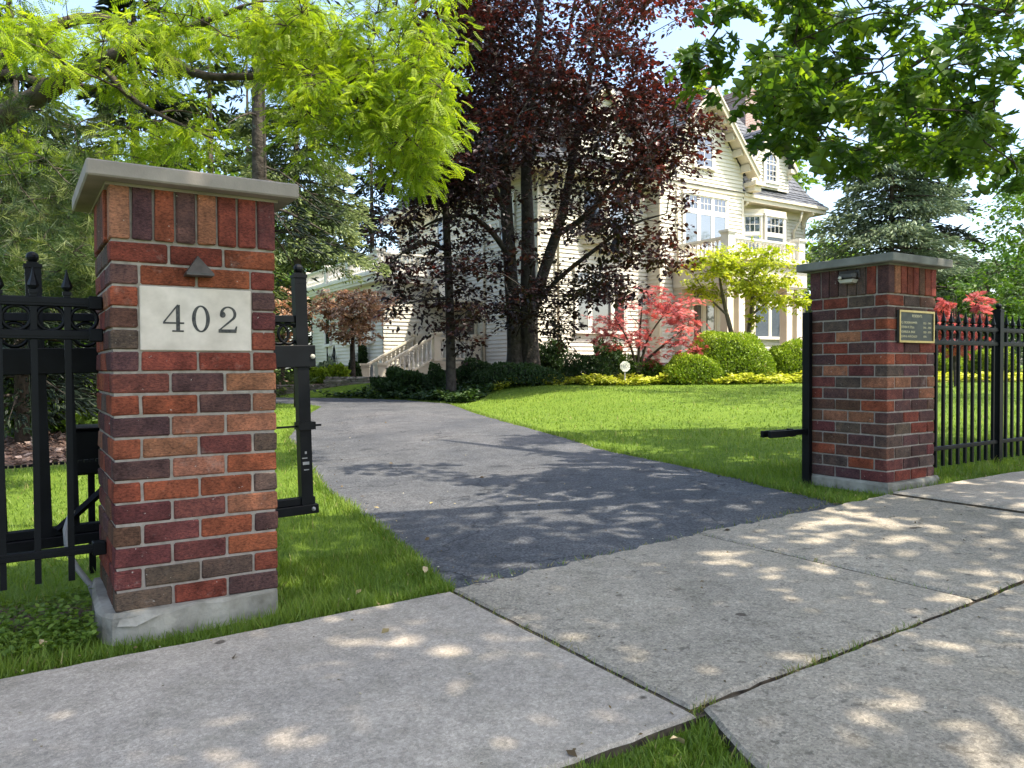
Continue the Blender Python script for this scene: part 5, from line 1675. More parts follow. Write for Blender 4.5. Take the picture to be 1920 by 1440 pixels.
n = 520
q_ = unit(RNG.normal(size=(n, 3))) * (RNG.random((n, 1)) ** (1 / 3.))
ctr = np.array([3.6, 3.6, 6.6]) + q_ * np.array([6.0, 5.6, 2.6])
ctr = ctr[~overhead_reject(ctr + np.array([0, 0, -.4]))]
xs = np.array([1.15, 1.55, 6.2]) + RNG.normal(0, 1, (26, 3)) * np.array([.55, .5, .35])  # extra clusters added to shade the numbered pillar
k_ = 1 / math.tan(math.radians(SUN_EL)); h_ = math.hypot(SUN.x, SUN.y)
bx_, by_ = ctr[:, 0] - SUN.x / h_ * k_ * (ctr[:, 2] - 3.5), ctr[:, 1] - SUN.y / h_ * k_ * (ctr[:, 2] - 3.5)
thin = (bx_ > 1.0) & (bx_ < 5.2) & (by_ > 4.6) & (by_ < 7.4) & (RNG.random(len(ctr)) < .75)  # thinned where it would keep sun off the visible boughs
ctr = ctr[~thin]
gnd = np.stack([RNG.uniform(-2.2, 1.2, 24), RNG.uniform(.9, 2.6, 24)], -1); zz_ = RNG.uniform(5.3, 7.6, 24)
xs2 = np.stack([gnd[:, 0] + SUN.x / h_ * k_ * zz_, gnd[:, 1] + SUN.y / h_ * k_ * zz_, zz_], -1)  # extra clusters added along the sun direction to shade the sidewalk
q3 = unit(RNG.normal(size=(80, 3))) * (RNG.random((80, 1)) ** (1 / 3.))
ctr = np.concatenate([ctr, xs, xs2, np.array([6.4, 7.9, 7.8]) + q3 * np.array([3.0, 2.6, 1.2])])  # last batch added to shade the near lawn
oc = [(c[0], c[1], c[2], .55, .55, .35, 1.0) for c in ctr]
for c in oc[::3]: T.branch_to(c[:3], .012, n=4, zbias=.1)
T.spray_cloud(LEAF, oc, 50, .172, 4, .3, .45, .3, .3, .4, overhead_reject)
o = T.finish('bark', 'l_oak', 'crown', 'stuff')

# ---- pine with long needles behind the left fence
T = Plant('pine_tree', 'long needled pine behind the black fence on the left', 'tree', (-5.1, 6.7, 0.0))
T.stem([(-5.1, 6.7, -.2), (-5.05, 6.7, 1.5), (-5.0, 6.7, 3), (-4.95, 6.8, 4.6), (-4.9, 6.8, 6)], [.11, .10, .08, .06, .03], 8)
T.stem([(-5.05, 6.7, 2.0), q(20, 430, 6.6), q(90, 450, 6.4), q(160, 490, 6.2)], [.04, .03, .02, .008], 5)
cl = fill([(120, 500, 80, 40, 16, 26, 5.6, 6.6), (60, 430, 80, 50, 14, 30, 5.8, 7.4), (130, 410, 60, 60, 14, 28, 5.8, 7.4), (50, 330, 70, 60, 9, 32, 6, 8), (150, 320, 50, 60, 9, 28, 6, 7.4), (100, 540, 90, 30, 9, 24, 5.8, 6.8), (20, 500, 40, 50, 7, 28, 5.8, 7),
           (170, 230, 40, 40, 5, 28, 6.2, 7.5), (60, 230, 60, 40, 4, 30, 6.4, 7.8)], 14)
for c in cl: T.branch_to(c[:3], .006, n=4, zbias=-.1)
for c in cl:
    k = 17
    P = np.array(c[:3]) + RNG.normal(0, 1, (k, 3)) * np.array(c[3:6]) * .8
    for p in P[:4]: T.twig(c[:3], p, .005, .003)
    D = rnd_dir(k, .25); T.leaves(PINE, P, D, rnd_dir(k), RNG.uniform(.11, .16, k), RNG.random(k))
T.finish('bark', 'n_pine')


# ---- conifers
def conifer(name, label, X, Y, H, R, mats, seed, nb=90, bare=.06, droop=.35, sprig=.26, per=46, rad=.16, group=None, fat=1.0, lean=0, power=.85, vis=None):
    g = np.random.default_rng(seed); z = gz(X, Y)
    T = Plant(name, label, 'tree', (X, Y, z), group)
    T.stem([(X, Y, z - .3), (X + lean * .3, Y, z + H * .4), (X + lean, Y, z + H)], [rad, rad * .7, .02], 8, 0)
    hs = np.sort(g.random(nb)) * (1 - bare) + bare
    for h in hs:
        L = R * ((1 - h) ** power) * g.uniform(.7, 1.15) + .15
        a = g.random() * 2 * PI
        dr = np.array([math.cos(a), math.sin(a)])
        p0 = np.array([X + lean * h, Y, z + H * h])
        t = np.linspace(0, 1, 5)
        zz = L * (.12 * t - droop * t ** 1.6 + .22 * droop * t ** 3)
        path = [(p0[0] + dr[0] * L * q, p0[1] + dr[1] * L * q, p0[2] + w_) for q, w_ in zip(t, zz)]
        T.wood.tube(path, [.012 + .012 * L, .010 + .008 * L, .008 + .006 * L, .006, .003], 4, False)
        m_ = int(per * (.4 + L / R))
        tt = g.random(m_) ** .65; tt = np.clip(tt, .12, 1)
        wd = (.10 + .34 * L * (1 - tt * .75)) * fat
        lat = g.uniform(-1, 1, m_) * wd
        px_, py_ = -dr[1], dr[0]
        zc_ = L * (.12 * tt - droop * tt ** 1.6 + .22 * droop * tt ** 3) - .25 * np.abs(lat) - g.random(m_) * .10 * L * fat
        P = np.stack([p0[0] + dr[0] * L * tt + px_ * lat, p0[1] + dr[1] * L * tt + py_ * lat, p0[2] + zc_], -1)
        D = np.stack([dr[0] + px_ * lat * 1.2 / np.maximum(wd, .05), dr[1] + py_ * lat * 1.2 / np.maximum(wd, .05), g.normal(-.35, .35, m_)], -1) + g.normal(0, .25, (m_, 3))
        N = np.stack([g.normal(0, .4, m_), g.normal(0, .4, m_), np.ones(m_)], -1)
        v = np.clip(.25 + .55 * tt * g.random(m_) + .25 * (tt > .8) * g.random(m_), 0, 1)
        keep = ~in_house(P)
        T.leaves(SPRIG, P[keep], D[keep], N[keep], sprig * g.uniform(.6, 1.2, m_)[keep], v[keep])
    T.finish('bark', mats)


X_ = lambda px, Y: (px - 960) / F * Y
conifer('spruce_tree', 'tall spruce with a bare straight trunk above the 402 pillar', X_(491, 13.5), 13.5, 15, 1.9, 'n_dark', 31, 70, .22, .75, .20, 26, .165, power=.5)
conifer('spruce_tree', 'pale blue green spruce with drooping layered boughs left of the house', X_(560, 17.5), 17.5, 9.0, 2.25, 'n_yellow', 32, 130, .40, .5, .13, 230, .12, power=.55)
conifer('spruce_tree', 'yellow tipped spruce behind the wing balustrade', X_(590, 38), 38, 9.5, 3.2, 'n_green', 33, 110, .05, .42, .40, 60, .18)
conifer('spruce_tree', 'dark spruce rising beside the side wing roof', X_(700, 40), 40, 15, 3.0, 'n_dark', 34, 110, .10, .45, .40, 60, .2)
conifer('spruce_tree', 'very tall dark spruce behind the blue spruce', X_(470, 40), 40, 19, 3.4, 'n_dark', 35, 120, .12, .5, .3, 56, .2)
conifer('spruce_tree', 'dark spruce just behind the blue green one beside the wing', X_(610, 41), 41, 17, 3.6, 'n_dark', 41, 120, .26, .5, .4, 60, .2)
conifer('spruce_tree', 'added dark conifer blocking light behind the long needled pine', X_(40, 10.5), 10.5, 5.2, 1.7, 'n_dark', 42, 100, .10, .4, .15, 120, .10, power=.6)  # extra conifer put in to block light behind the pine
conifer('spruce_tree', 'broad dark green spruce in the far left garden', X_(30, 17), 17, 11, 3.0, 'n_green', 36, 100, .04, .4, .26, 80, .2)
conifer('spruce_tree', 'shaded dark spruce between the pine and the straight trunk', X_(260, 20), 20, 13, 3.0, 'n_dark', 37, 120, .05, .45, .28, 110, .2)
conifer('spruce_tree', 'green spruce glimpsed behind the stone cap of the 402 pillar', X_(400, 24), 24, 12, 2.8, 'n_green', 38, 100, .05, .45, .34, 58, .2)
conifer('spruce_tree', 'big blue spruce standing behind the plaque pillar', X_(1670, 34), 34, 12.5, 4.9, 'n_blue', 39, 210, .05, .38, .30, 170, .2, power=.6, fat=1.2)
conifer('spruce_tree', 'dark thin spruce with drooping boughs above the blue one', X_(1735, 42), 42, 16, 4.0, 'n_dark', 40, 130, .08, .6, .45, 60, .25)


# ---- broad-leaved trees
def broad(name, label, X, Y, H, R, leaf, seed, ncl=40, per=150, size=.16, rad=.2, low=.3, group=None, cl_r=.9, stems=1, barkm='bark', T=LEAF, flat=.3, sprays=6, squash=.75, z0=None, droop=.25):
    g = random.Random(seed); z = gz(X, Y) if z0 is None else z0
    P = Plant(name, label, 'tree', (X, Y, z), group)
    for k in range(stems):
        dx = g.uniform(-.4, .4) * (stems > 1); dy = g.uniform(-.3, .3) * (stems > 1)
        P.stem([(X + dx * .2, Y + dy * .2, z - .2), (X + dx * .6, Y + dy * .6, z + H * low * .6), (X + dx * H * .3, Y + dy * H * .3, z + H * .6), (X + dx * H * .4, Y + dy * H * .4, z + H * .88)], [rad, rad * .8, rad * .5, rad * .12], 8)
    cl = []
    hh = H * (1 - low) / 2; zc_ = z + H * low + hh
    while len(cl) < ncl:
        a = Vector((g.uniform(-1, 1), g.uniform(-1, 1), g.uniform(-1, 1)))
        if not .15 < a.length < 1: continue
        if g.random() > a.length: continue
        r_ = cl_r * g.uniform(.6, 1.3)
        cl.append((X + a.x * R * .85, Y + a.y * R * .85, zc_ + a.z * hh * .88, r_, r_, r_ * .65))
    for c in cl: P.branch_to(c[:3], .012, n=4)
    P.spray_cloud(T, cl, per, size, sprays, flat, cl_r * .5, droop, .5, .4, in_house, jitter=.45)
    P.finish(barkm, leaf)
    return P


broad('bronze_plum', 'small bronze leaved plum tree behind the stone wall', X_(662, 25.6), 25.6, 3.5, 1.55, 'l_plum', 51, 50, 170, .105, .10, .42, None, .42, sprays=5, z0=.35, barkm='bark')
broad('bronze_plum', 'bronze leaved plum tree glimpsed past the right edge of the 402 pillar', X_(530, 27), 27, 3.6, 1.3, 'l_plum', 52, 26, 110, .11, .09, .35, None, .42, z0=.35)
# red japanese maple before the left windows
jm = at(1195, 690, 21.8)
T = Plant('japanese_maple', 'crimson japanese maple in front of the ground floor windows', 'tree', (jm.x, jm.y, gz(jm.x, jm.y)))
zj = gz(jm.x, jm.y)
for a, b_, c_ in (((1195, 700), (1180, 640), (1150, 590)), ((1197, 700), (1215, 630), (1260, 570)), ((1195, 700), (1200, 620), (1205, 560)), ((1198, 700), (1240, 650), (1290, 610))):
    T.stem([q(*a, 21.8), q((a[0] * .6 + b_[0] * .4), 672, 21.8), q(*b_, 21.7), q(*c_, 21.5)], [.045, .04, .03, .012], 6)
cl = fill([(1200, 560, 70, 22, 9, 24, 21, 22.6), (1285, 575, 40, 18, 6, 22, 20.8, 22), (1215, 600, 80, 22, 12, 24, 21, 22.8), (1150, 605, 45, 22, 7, 22, 21, 22.5), (1230, 635, 70, 18, 9, 22, 21, 22.5), (1150, 640, 30, 14, 3, 18, 21, 22), (1290, 605, 35, 14, 4, 20, 20.8, 22), (1235, 665, 45, 10, 3, 18, 21, 22), (1300, 655, 18, 8, 2, 14, 21, 21.6)], 21)
for c in cl: T.branch_to(c[:3], .006, n=4)
T.spray_cloud(STAR, cl, 40, .115, 4, .12, .26, .3, .4, .22, in_house)
T.finish('bark', 'l_maple')
# yellow green dogwood before the porch
dw = at(1395, 690, 23.5)
T = Plant('dogwood_tree', 'yellow green multi stemmed dogwood before the porch', 'tree', (dw.x, dw.y, gz(dw.x, dw.y)))
T.stem([q(1385, 700, 23.5), q(1372, 625, 23.5), q(1360, 580, 23.4), q(1352, 540, 23.3), q(1345, 490, 23.2)], [.09, .075, .06, .045, .02], 7)
T.stem([q(1400, 700, 23.6), q(1404, 620, 23.6), q(1412, 570, 23.5), q(1408, 520, 23.4), q(1420, 470, 23.3)], [.09, .08, .065, .045, .02], 7)
T.stem([q(1410, 590, 23.6), q(1440, 565, 23.4), q(1475, 545, 23.2)], [.045, .03, .012], 5)
T.stem([q(1362, 590, 23.4), q(1330, 560, 23.2), q(1310, 530, 23)], [.04, .028, .012], 5)
cl = fill([(1400, 480, 75, 22, 15, 26, 22, 24.4), (1330, 500, 42, 30, 9, 24, 22.2, 24), (1450, 515, 45, 28, 11, 24, 22.2, 24), (1380, 530, 60, 25, 9, 22, 22.4, 24.2), (1475, 560, 28, 12, 5, 18, 22.4, 23.6), (1335, 540, 25, 15, 3, 20, 22.4, 23.6), (1425, 560, 40, 14, 3, 18, 22.6, 23.6), (1410, 595, 8, 10, 1, 12, 22.9, 23.3)], 22)
for c in cl: T.branch_to(c[:3], .006, n=4)
T.spray_cloud(LEAF, cl, 130, .115, 6, .2, .26, .25, .4, .3, in_house)
T.finish('bark_pale', 'l_dogwood')
broad('japanese_maple', 'pinkish red japanese maple behind the iron fence', X_(1795, 19), 19, 2.6, .78, 'l_maple', 53, 26, 66, .11, .05, .25, None, .3, 2, T=STAR, flat=.15, sprays=4)
broad('deciduous_tree', 'round leafy tree rising behind the chimney', X_(1420, 52), 52, 21.5, 4.2, 'l_light', 54, 60, 130, .34, .3, .45, None, 1.5)
broad('deciduous_tree', 'ivy green tree against the right end of the house', X_(1545, 40), 40, 8.0, 2.4, 'l_light', 55, 60, 150, .2, .2, .05, None, .9)
broad('deciduous_tree', 'dark green tree filling the gap right of the blue spruce', X_(1850, 32), 32, 4.9, 3.4, 'l_tree', 56, 60, 160, .17, .22, .10, None, .9)
broad('deciduous_tree', 'airy light tree at the right edge of the garden', X_(1985, 27), 27, 8.0, 2.8, 'l_tree', 57, 46, 100, .15, .2, .2, None, .9)
broad('deciduous_tree', 'tall airy garden tree at the right edge just behind the iron fence', 11.8, 13.6, 14.5, 4.2, 'l_tree', 62, 58, 120, .15, .2, .40, None, .9)
broad('deciduous_tree', 'tall airy tree behind the oak boughs', X_(1960, 46), 46, 14.5, 3.8, 'l_tree', 58, 40, 90, .24, .25, .35, None, 1.2)
broad('deciduous_tree', 'light leafed tree deep in the left garden behind the pine', X_(120, 22), 22, 8.0, 3.0, 'l_light', 59, 60, 130, .17, .18, .25, None, .9)
broad('deciduous_tree', 'tall yellow green tree above the far left garden', X_(300, 32), 32, 13.0, 4.0, 'l_light', 60, 60, 110, .24, .24, .35, None, 1.2)
broad('deciduous_tree', 'low bushy tree behind the gate', X_(-40, 12), 12, 5.0, 2.0, 'l_tree', 61, 46, 120, .12, .12, .12, None, .6)
for k, (px_, Y_, H_, lab) in enumerate(((1500, 75, 13, 'distant green tree just right of the house roof'), (1640, 90, 12, 'distant round tree behind the blue spruce'), (1800, 80, 11, 'distant tree low on the skyline right of the blue spruce'), (1930, 70, 12, 'distant tree at the right end of the skyline'),
                                       (420, 60, 16, 'distant tree seen through the gap beside the straight spruce trunk'), (180, 55, 15, 'distant pale tree behind the left garden'), (20, 60, 15, 'distant tree at the left end of the garden'), (640, 60, 10, 'distant tree behind the side wing'))):
    broad('deciduous_tree', lab, X_(px_, Y_), Y_, H_, 6.5, 'l_tree', 70 + k, 46, 130, .5, .35, .05, 'distant trees along the skyline', 2.2)


# ---- shrubs
def shrub(name, label, X, Y, rx, ry, h, leaf, seed, n=2600, size=.055, group=None, T=DIAM, lumpy=.08, z0=None, cat='shrub', low=.0, loose=.12):
    g = np.random.default_rng(seed); z = gz(X, Y) if z0 is None else z0
    P = Plant(name, label, cat, (X, Y, z), group)
    d = unit(g.normal(size=(n, 3))); d[:, 2] = np.abs(d[:, 2]) * 1.0 - low * g.random(n)
    d = unit(d)
    ph = g.random(8) * 6
    lump = 1 + lumpy * (np.sin(d[:, 0] * 5 + ph[0]) * np.cos(d[:, 1] * 5 + ph[1]) + np.sin(d[:, 2] * 7 + ph[2] + d[:, 0] * 4)) 
    k = 1 - loose * g.random(n) ** 2
    # squarish clipped outline
    pw = .80
    dd = np.sign(d) * np.abs(d) ** pw
    Q = dd * np.array([rx, ry, h]) * (lump * k)[:, None] + np.array([X, Y, z + .04])
    D = d * .7 + g.normal(0, .6, (n, 3)) + np.array([0, 0, .5])
    P.leaves(T, Q, D, d + g.normal(0, .6, (n, 3)), size * g.uniform(.6, 1.4, n), np.clip(.5 * g.random(n) + .35 * np.clip(d[:, 2], 0, 1) + .15 * g.random(n), 0, 1))  # tops coloured lighter to paint in sunlit tips
    # twigs and an inner mass of larger, darker leaves
    for i in range(14):
        e = Q[g.integers(n)]; P.wood.tube([(X + g.normal(0, .05), Y + g.normal(0, .05), z - .05), tuple((np.array([X, Y, z]) * .5 + e * .5) + g.normal(0, .05, 3)), tuple(e)], [.018, .010, .004], 4, False)
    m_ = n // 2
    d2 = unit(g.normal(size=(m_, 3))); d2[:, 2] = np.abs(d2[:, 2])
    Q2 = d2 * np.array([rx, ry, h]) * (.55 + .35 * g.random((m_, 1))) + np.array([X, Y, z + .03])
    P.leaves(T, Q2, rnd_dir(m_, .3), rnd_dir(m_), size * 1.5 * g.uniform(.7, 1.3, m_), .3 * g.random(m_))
    P.finish('bark', leaf, 'foliage')
    return P


def shrub_at(name, label, px0, px1, ytop, Y, leaf, seed, **kw):
    c = at((px0 + px1) / 2, ytop, Y); k = Y / F; rx = (px1 - px0) / 2 * k
    z = kw.get('z0') or gz(c.x, c.y)
    return shrub(name, label, c.x, c.y, rx, kw.pop('ry', rx * .8), c.z - z - .04, leaf, seed, **kw)


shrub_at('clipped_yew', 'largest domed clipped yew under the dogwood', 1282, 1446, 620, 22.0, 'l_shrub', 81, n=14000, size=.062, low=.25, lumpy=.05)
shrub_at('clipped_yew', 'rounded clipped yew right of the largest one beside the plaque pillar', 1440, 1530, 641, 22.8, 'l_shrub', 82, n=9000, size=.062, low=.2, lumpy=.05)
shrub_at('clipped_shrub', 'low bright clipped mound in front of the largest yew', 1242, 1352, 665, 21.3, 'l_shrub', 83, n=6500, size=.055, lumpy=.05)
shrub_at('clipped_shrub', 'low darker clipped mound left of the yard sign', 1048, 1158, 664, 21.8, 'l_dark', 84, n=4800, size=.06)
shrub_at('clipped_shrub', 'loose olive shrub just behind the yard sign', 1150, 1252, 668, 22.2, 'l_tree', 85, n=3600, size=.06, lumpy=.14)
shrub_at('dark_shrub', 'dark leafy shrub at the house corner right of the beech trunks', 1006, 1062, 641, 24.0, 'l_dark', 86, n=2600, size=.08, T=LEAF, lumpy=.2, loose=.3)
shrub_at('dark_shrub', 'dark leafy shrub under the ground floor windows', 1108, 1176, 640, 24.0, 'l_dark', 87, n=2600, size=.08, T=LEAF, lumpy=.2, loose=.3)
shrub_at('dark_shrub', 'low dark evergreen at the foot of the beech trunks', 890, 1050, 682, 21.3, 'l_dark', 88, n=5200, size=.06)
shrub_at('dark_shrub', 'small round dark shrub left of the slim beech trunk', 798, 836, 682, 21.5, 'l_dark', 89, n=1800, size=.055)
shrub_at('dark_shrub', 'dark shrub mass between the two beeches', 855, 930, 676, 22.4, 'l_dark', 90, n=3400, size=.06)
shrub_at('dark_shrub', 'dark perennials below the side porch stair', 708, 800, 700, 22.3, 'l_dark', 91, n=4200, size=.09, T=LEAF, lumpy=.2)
shrub_at('round_shrub', 'small bright round shrub at the left on the stone wall', 580, 600, 690, 24.9, 'l_shrub', 92, n=1100, size=.06, z0=.5, group=None)
shrub_at('round_shrub', 'second small round shrub on the stone wall', 594, 618, 690, 24.8, 'l_shrub', 93, n=1300, size=.06, z0=.5)
shrub_at('hosta', 'blue grey hosta clump behind the stone wall', 596, 626, 683, 25.4, 'n_blue', 94, n=500, size=.17, T=LEAF, z0=.5, cat='plant', loose=.4)
shrub_at('hosta', 'light green hosta clump left of the plum trunk', 612, 650, 689, 25.2, 'l_shrub', 95, n=600, size=.15, T=LEAF, z0=.5, cat='plant', loose=.4)
shrub_at('round_shrub', 'dark round shrub at the foot of the plum trunk', 650, 676, 676, 26.2, 'l_dark', 96, n=1500, size=.06, z0=.5)
shrub_at('round_shrub', 'ivy mound growing up the trellis beside the stair', 672, 688, 645, 30.5, 'l_dark', 97, n=1300, size=.08, T=LEAF, z0=.5)
# garden behind the gate on the left
shrub_at('garden_shrub', 'dark leafed garden shrub at the left edge behind the gate', -60, 60, 690, 13.5, 'l_tree', 98, n=4200, size=.075, T=LEAF, lumpy=.2, loose=.3)
shrub_at('garden_shrub', 'tall fresh green perennials behind the gate post', 90, 175, 700, 12.4, 'l_light', 99, n=3600, size=.10, T=LEAF, lumpy=.22, loose=.4)
shrub_at('garden_shrub', 'pale low plant in the mulch bed behind the gate', 22, 62, 765, 11.4, 'l_light', 100, n=900, size=.08, T=LEAF, lumpy=.2, loose=.4)
shrub_at('garden_shrub', 'deep green bush between the gate post and the garden perennials', 30, 120, 690, 15.0, 'n_green', 101, n=3600, size=.09, T=SPRIG, lumpy=.2, loose=.3)
for k, (a, b_, yt, Y_, lab) in enumerate(((1750, 1800, 662, 24, 'low clipped hedge mound just right of the plaque pillar'), (1795, 1845, 655, 25, 'taller clipped hedge mound behind the fence post'), (1835, 1905, 652, 24.5, 'clipped hedge mound at the right edge behind the fence'))):
    shrub_at('clipped_shrub', lab, a, b_, yt, Y_, 'l_shrub', 110 + k, n=3200, size=.075)


# ---- ground cover
def carpet(name, fn_pts, leaf, n, size, h, seed, T=LEAF):
    g = np.random.default_rng(seed)
    XY = fn_pts(g, n); X, Y = XY[:, 0], XY[:, 1]
    hh = h * (.55 + .45 * np.sin(X * 3.1 + 1) * np.sin(Y * 4.3)) 
    t = g.random(len(X)) ** .5
    P = np.stack([X, Y, GZ(X, Y) + hh * t + .02], -1)
    a = g.random(len(X)) * 2 * PI
    D = np.stack([np.cos(a), np.sin(a), g.normal(.15, .35, len(X))], -1)
    N = np.stack([g.normal(0, .4, len(X)), g.normal(0, .4, len(X)), np.ones(len(X))], -1)
    V, Fc, vv = scatter(T[0], T[1], P, D, N, size * g.uniform(.6, 1.3, len(X)), np.clip(g.random(len(X)) * .7 + .3 * t, 0, 1))
    o = put(name, mesh_np(name, V, Fc, vv), M[leaf], None, True, 'stuff')
    return o


def strip(y0, y1, x0, x1, wob=.25):
    def fn(g, n):
        X = g.uniform(x0, x1, n); Y = g.uniform(y0, y1, n) + wob * np.sin(X * 1.7) + .12 * np.sin(X * 5.1)
        return np.stack([X, Y], -1)
    return fn


tag(carpet('ground_cover', strip(20.6, 22.4, -.55, 9.0), 'l_cover', 11000, .115, .29, 1), 'bright yellow green ground cover edging the lawn before the shrubs', 'ground cover')
tag(carpet('ground_cover', strip(21.4, 23.4, 9.2, 19), 'l_cover', 8000, .125, .26, 2), 'yellow green ground cover strip behind the iron fence', 'ground cover')


def left_bed(g, n):
    Y = g.uniform(18.2, 22.6, n); X = xr_edge(Y) + .12 + g.random(n) ** 1.3 * np.interp(Y, [18.2, 19.5, 22.6], [.25, 1.3, 4.0])
    return np.stack([X, Y], -1)


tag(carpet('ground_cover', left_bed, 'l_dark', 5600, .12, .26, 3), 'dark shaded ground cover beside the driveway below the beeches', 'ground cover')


def weed_bed(g, n):
    s = g.uniform(-3.2, -.06, n); r = g.uniform(-.02, .5, n) + .03 * np.sin(s * 9); keep = r < .42
    s, r = s[keep], r[keep]
    return np.stack([OX + s * TX + r * AX, OY + s * TY + r * AY], -1)


tag(carpet('ground_cover', weed_bed, 'l_light', 14000, .026, .13, 4), 'small leafed weeds growing under the left iron fence', 'ground cover')

# ---- grass
BL = (np.array([[-.5, 0, 0], [.5, 0, 0], [-.36, .5, .10], [.36, .5, .10], [0, 1, .42]], float), np.array([[0, 1, 3], [0, 3, 2], [2, 3, 4]]))


def blades(n, fn, hmin, hmax, w, seed):
    g = np.random.default_rng(seed)
    X, Y = fn(g, n)
    s, r = SR(X, Y)
    bad = (in_drive(X, Y) & (X > xl_edge(Y) + .03) & (X < xr_edge(Y) - .03)) | ((r < R_IN(s) + .012) & (r > np.where(s < 1.3, -1.668, -1.625))) | in_apron(X, Y) | (mulch(X, Y) > .5 + .4 * g.random(len(X)))
    bad |= (s > -.08) & (s < .6) & (r > -.045) & (r < .6)
    bad |= (s > RS - .03) & (s < RS + .62) & (r > RR - .04) & (r < RR + .6)
    bad |= in_house(np.stack([X, Y, X * 0], -1))
    X, Y = X[~bad], Y[~bad]; n = len(X)
    P = np.stack([X, Y, GZ(X, Y) - .005], -1)
    cl_ = .5 + .5 * np.sin(X * 5.3 + np.sin(Y * 3.1) * 2) * np.sin(Y * 4.7 + np.cos(X * 2.3) * 2)
    H = (hmin + (hmax - hmin) * g.random(n)) * (.65 + .6 * cl_)
    D = np.stack([g.normal(0, .30, n), g.normal(0, .30, n), np.ones(n)], -1)
    a = g.random(n) * 2 * PI
    N = np.stack([np.cos(a), np.sin(a), g.normal(0, .2, n)], -1)
    S = np.stack([w * g.uniform(.6, 1.3, n), H, H], -1)
    v = np.clip(.15 + .5 * g.random(n) + .25 * cl_, 0, .93); v[g.random(n) < .03] = 1.0
    return scatter(BL[0], BL[1], P, D, N, S, v)


def frm(s0, s1, r0, r1):
    def fn(g, n):
        s = g.uniform(s0, s1, n); r = g.uniform(r0, r1, n)
        return OX + s * TX + r * AX, OY + s * TY + r * AY
    return fn


def wedge(Y0, Y1, pw=1.0, x0=-.70, x1=.70):
    def fn(g, n):
        Y = Y0 + (Y1 - Y0) * g.random(n) ** pw
        return Y * g.uniform(x0, x1, n), Y
    return fn


parts = [blades(26000, frm(-1.6, 1.6, -.24, .8), .03, .075, .0042, 1), blades(20000, frm(-2.6, 2.2, .5, 3.0), .03, .07, .0045, 2), blades(9000, frm(.2, 1.45, -2.4, -1.6), .022, .05, .0042, 3),
         blades(24000, frm(3.9, 9.5, -.42, 1.2), .03, .07, .005, 4), blades(34000, wedge(5.0, 10.0, .8), .03, .065, .007, 5), blades(42000, wedge(9.0, 22.0, .75), .03, .06, .013, 6),
         blades(7000, frm(-2.6, 1.35, -.235, -.10), .04, .09, .004, 7), blades(3500, frm(-.3, 1.38, -1.8, -1.65), .022, .05, .004, 8), blades(3500, frm(.5, 1.4, -3, -1.66), .022, .05, .004, 9)]


def edge(side):
    def fn(g, n):
        Y = 3.3 + 17.5 * g.random(n) ** 1.7; o_ = g.normal(.035, .035, n)
        return (xl_edge(Y) - o_ if side else xr_edge(Y) + o_), Y
    return fn


parts += [blades(7000, edge(True), .03, .07, .006, 10), blades(6000, edge(False), .03, .065, .007, 11)]
off = 0; Vs = []; Fs_ = []; vs2 = []
for V, Fc, v in parts: Vs.append(V); Fs_.append(Fc + off); vs2.append(v); off += len(V)
tag(put('grass', mesh_np('grass', np.concatenate(Vs), np.concatenate(Fs_), np.concatenate(vs2)), M['grass'], None, True, 'stuff'), 'short bright green lawn grass', 'grass')
# tufts in the slab joints and along the asphalt lip
g = np.random.default_rng(77); V0 = []
sj = np.concatenate([g.normal(1.31, .012, 160), g.normal(2.93, .012, 120), g.uniform(2.2, 5, 140), g.uniform(1.3, 1.42, 60), g.uniform(1.7, 2.2, 160), g.normal(2.35, .05, 60), g.normal(2.92, .01, 20), g.uniform(1.3, 4.3, 220)])
rj = np.concatenate([g.uniform(-1.6, -.2, 160), g.uniform(-1.6, -.12, 120), g.normal(-1.61, .008, 140), g.normal(-1.61, .012, 60), g.normal(-1.607, .008, 160), g.normal(-1.607, .008, 60), g.uniform(-.2, -.08, 20), g.normal(-.10, .02, 220)])
X, Y = OX + sj * TX + rj * AX, OY + sj * TY + rj * AY; n = len(X)
V, Fc, v = scatter(BL[0], BL[1], np.stack([X, Y, GZ(X, Y) + .004], -1), np.stack([g.normal(0, .6, n), g.normal(0, .6, n), np.ones(n)], -1), rnd_dir(n), np.stack([np.full(n, .0035), g.uniform(.012, .045, n), g.uniform(.012, .04, n)], -1), np.where(g.random(n) < .45, 1.0, .5))
tag(put('joint_weeds', mesh_np('joint_weeds', V, Fc, v), M['grass'], None, True, 'stuff'), 'tiny weeds and dry grass in the pavement joints', 'grass')

# mulch chips in the left bed
g = np.random.default_rng(5); n = 5200
X = g.uniform(-10.2, -3.8, n); Y = g.uniform(7.4, 13.8, n); k = mulch(X, Y) > .6; X, Y = X[k], Y[k]; n = len(X)
V, Fc, v = scatter(DIAM[0], DIAM[1], np.stack([X, Y, GZ(X, Y) + g.random(n) * .03], -1), rnd_dir(n) * np.array([1, 1, .3]), rnd_dir(n, 1.5), g.uniform(.05, .12, n), g.random(n))
M['chips'] = leafmat('bark_mulch_chips', [(0, (.05, .028, .02)), (.6, (.19, .12, .09)), (1, (.42, .31, .25))], (1, .8, .7), .02, .9)
tag(put('mulch', mesh_np('mulch', V, Fc, v), M['chips'], None, False, 'stuff'), 'brown bark mulch in the bed behind the gate', 'mulch')

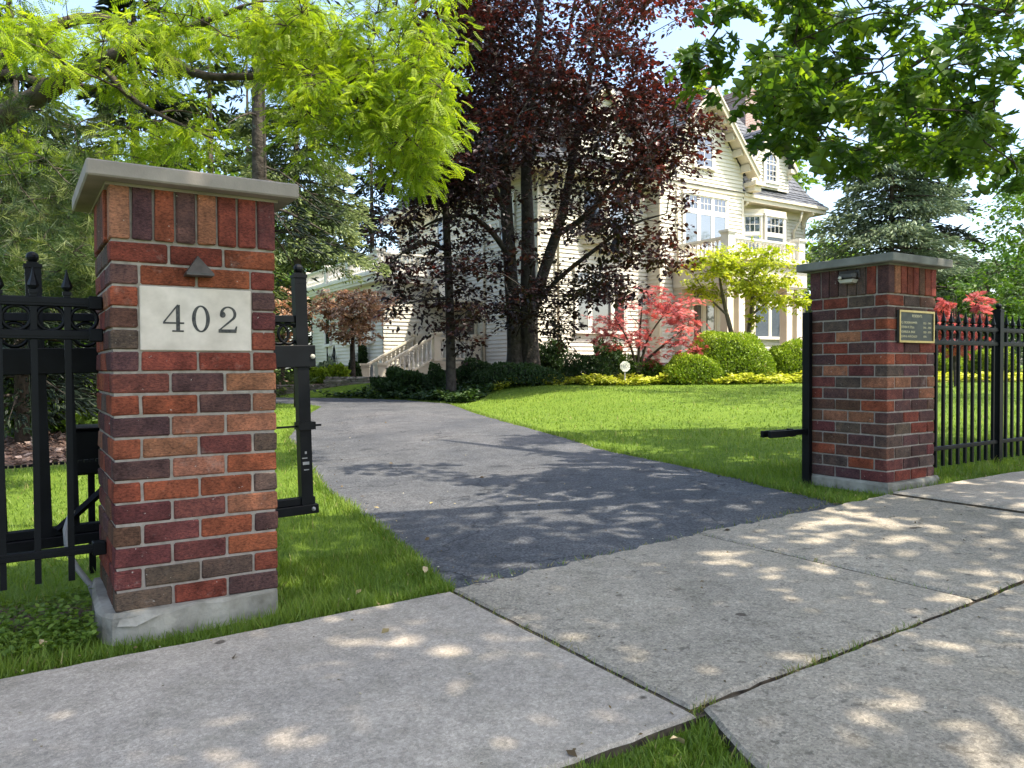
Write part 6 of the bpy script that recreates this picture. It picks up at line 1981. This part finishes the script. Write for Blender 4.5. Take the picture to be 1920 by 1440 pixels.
# a few pale fallen leaves
dl = mesh_np('dry_leaf', LEAF[0] * np.array([.9, 1, 2.2]), LEAF[1]); dl.materials.append(M['dry'])
for px_, py_, Y_, rot, lab in ((441, 1157, 2.95, .4, 'pale dry leaf in the grass at the foot of the 402 pillar'), (82, 1222, 2.58, .9, 'pale dry leaf in the grass left of the 402 pillar'), (1283, 1403, 1.98, 2.1, 'pale dry leaf on the grass corner between the slabs'), (797, 1079, 3.55, .3, 'pale dry leaf in the grass beside the asphalt'), (313, 1185, 2.83, 1.5, 'small dry leaf below the pillar footing')):
    for _ in range(12):
        p = at(px_, py_, Y_); Y_ = Y_ * (EYE - gz(p.x, p.y) - .02) / (EYE - p.z)
    p = at(px_, py_, Y_)
    o = put('fallen_leaf', dl, None, None); o.location = (p.x, p.y, gz(p.x, p.y) + .03); o.rotation_euler = (.7, .2, rot); o.scale = (.05,) * 3
    tag(o, lab, 'leaf', 'fallen leaves')

# litter: seeds, crumbs of leaf and grit on the walk and the drive
g = np.random.default_rng(91); n = 900
s_ = g.uniform(-2, 8, n); r_ = np.where(g.random(n) < .5, g.uniform(-3.2, 0, n), np.where(g.random(n) < .5, g.normal(-.16, .05, n), g.normal(-1.6, .06, n)))
X = OX + s_ * TX + r_ * AX; Y = OY + s_ * TY + r_ * AY
Y2 = g.uniform(3.5, 14, 700); e = g.random(700) < .6
X2 = np.where(e, np.where(g.random(700) < .5, xl_edge(Y2) + np.abs(g.normal(0, .12, 700)), xr_edge(Y2) - np.abs(g.normal(0, .12, 700))), xl_edge(Y2) + g.random(700) * (xr_edge(Y2) - xl_edge(Y2)))
X = np.concatenate([X, X2]); Y = np.concatenate([Y, Y2]); n = len(X)
V, Fc, v = scatter(DIAM[0], DIAM[1], np.stack([X, Y, GZ(X, Y) + .027], -1), rnd_dir(n) * np.array([1, 1, .15]), rnd_dir(n, 2.5), g.uniform(.006, .020, n) * (1 + (g.random(n) < .06) * 1.6), g.random(n))
M['litter'] = leafmat('litter_bits', [(0, (.04, .028, .016)), (.5, (.16, .11, .05)), (.8, (.34, .27, .12)), (1, (.45, .42, .34))], (1, .9, .7), .1, .9)
tag(put('litter', mesh_np('litter', V, Fc, v), M['litter'], None, False, 'stuff'), 'seeds, grit and leaf crumbs strewn on the pavement and drive', 'litter')
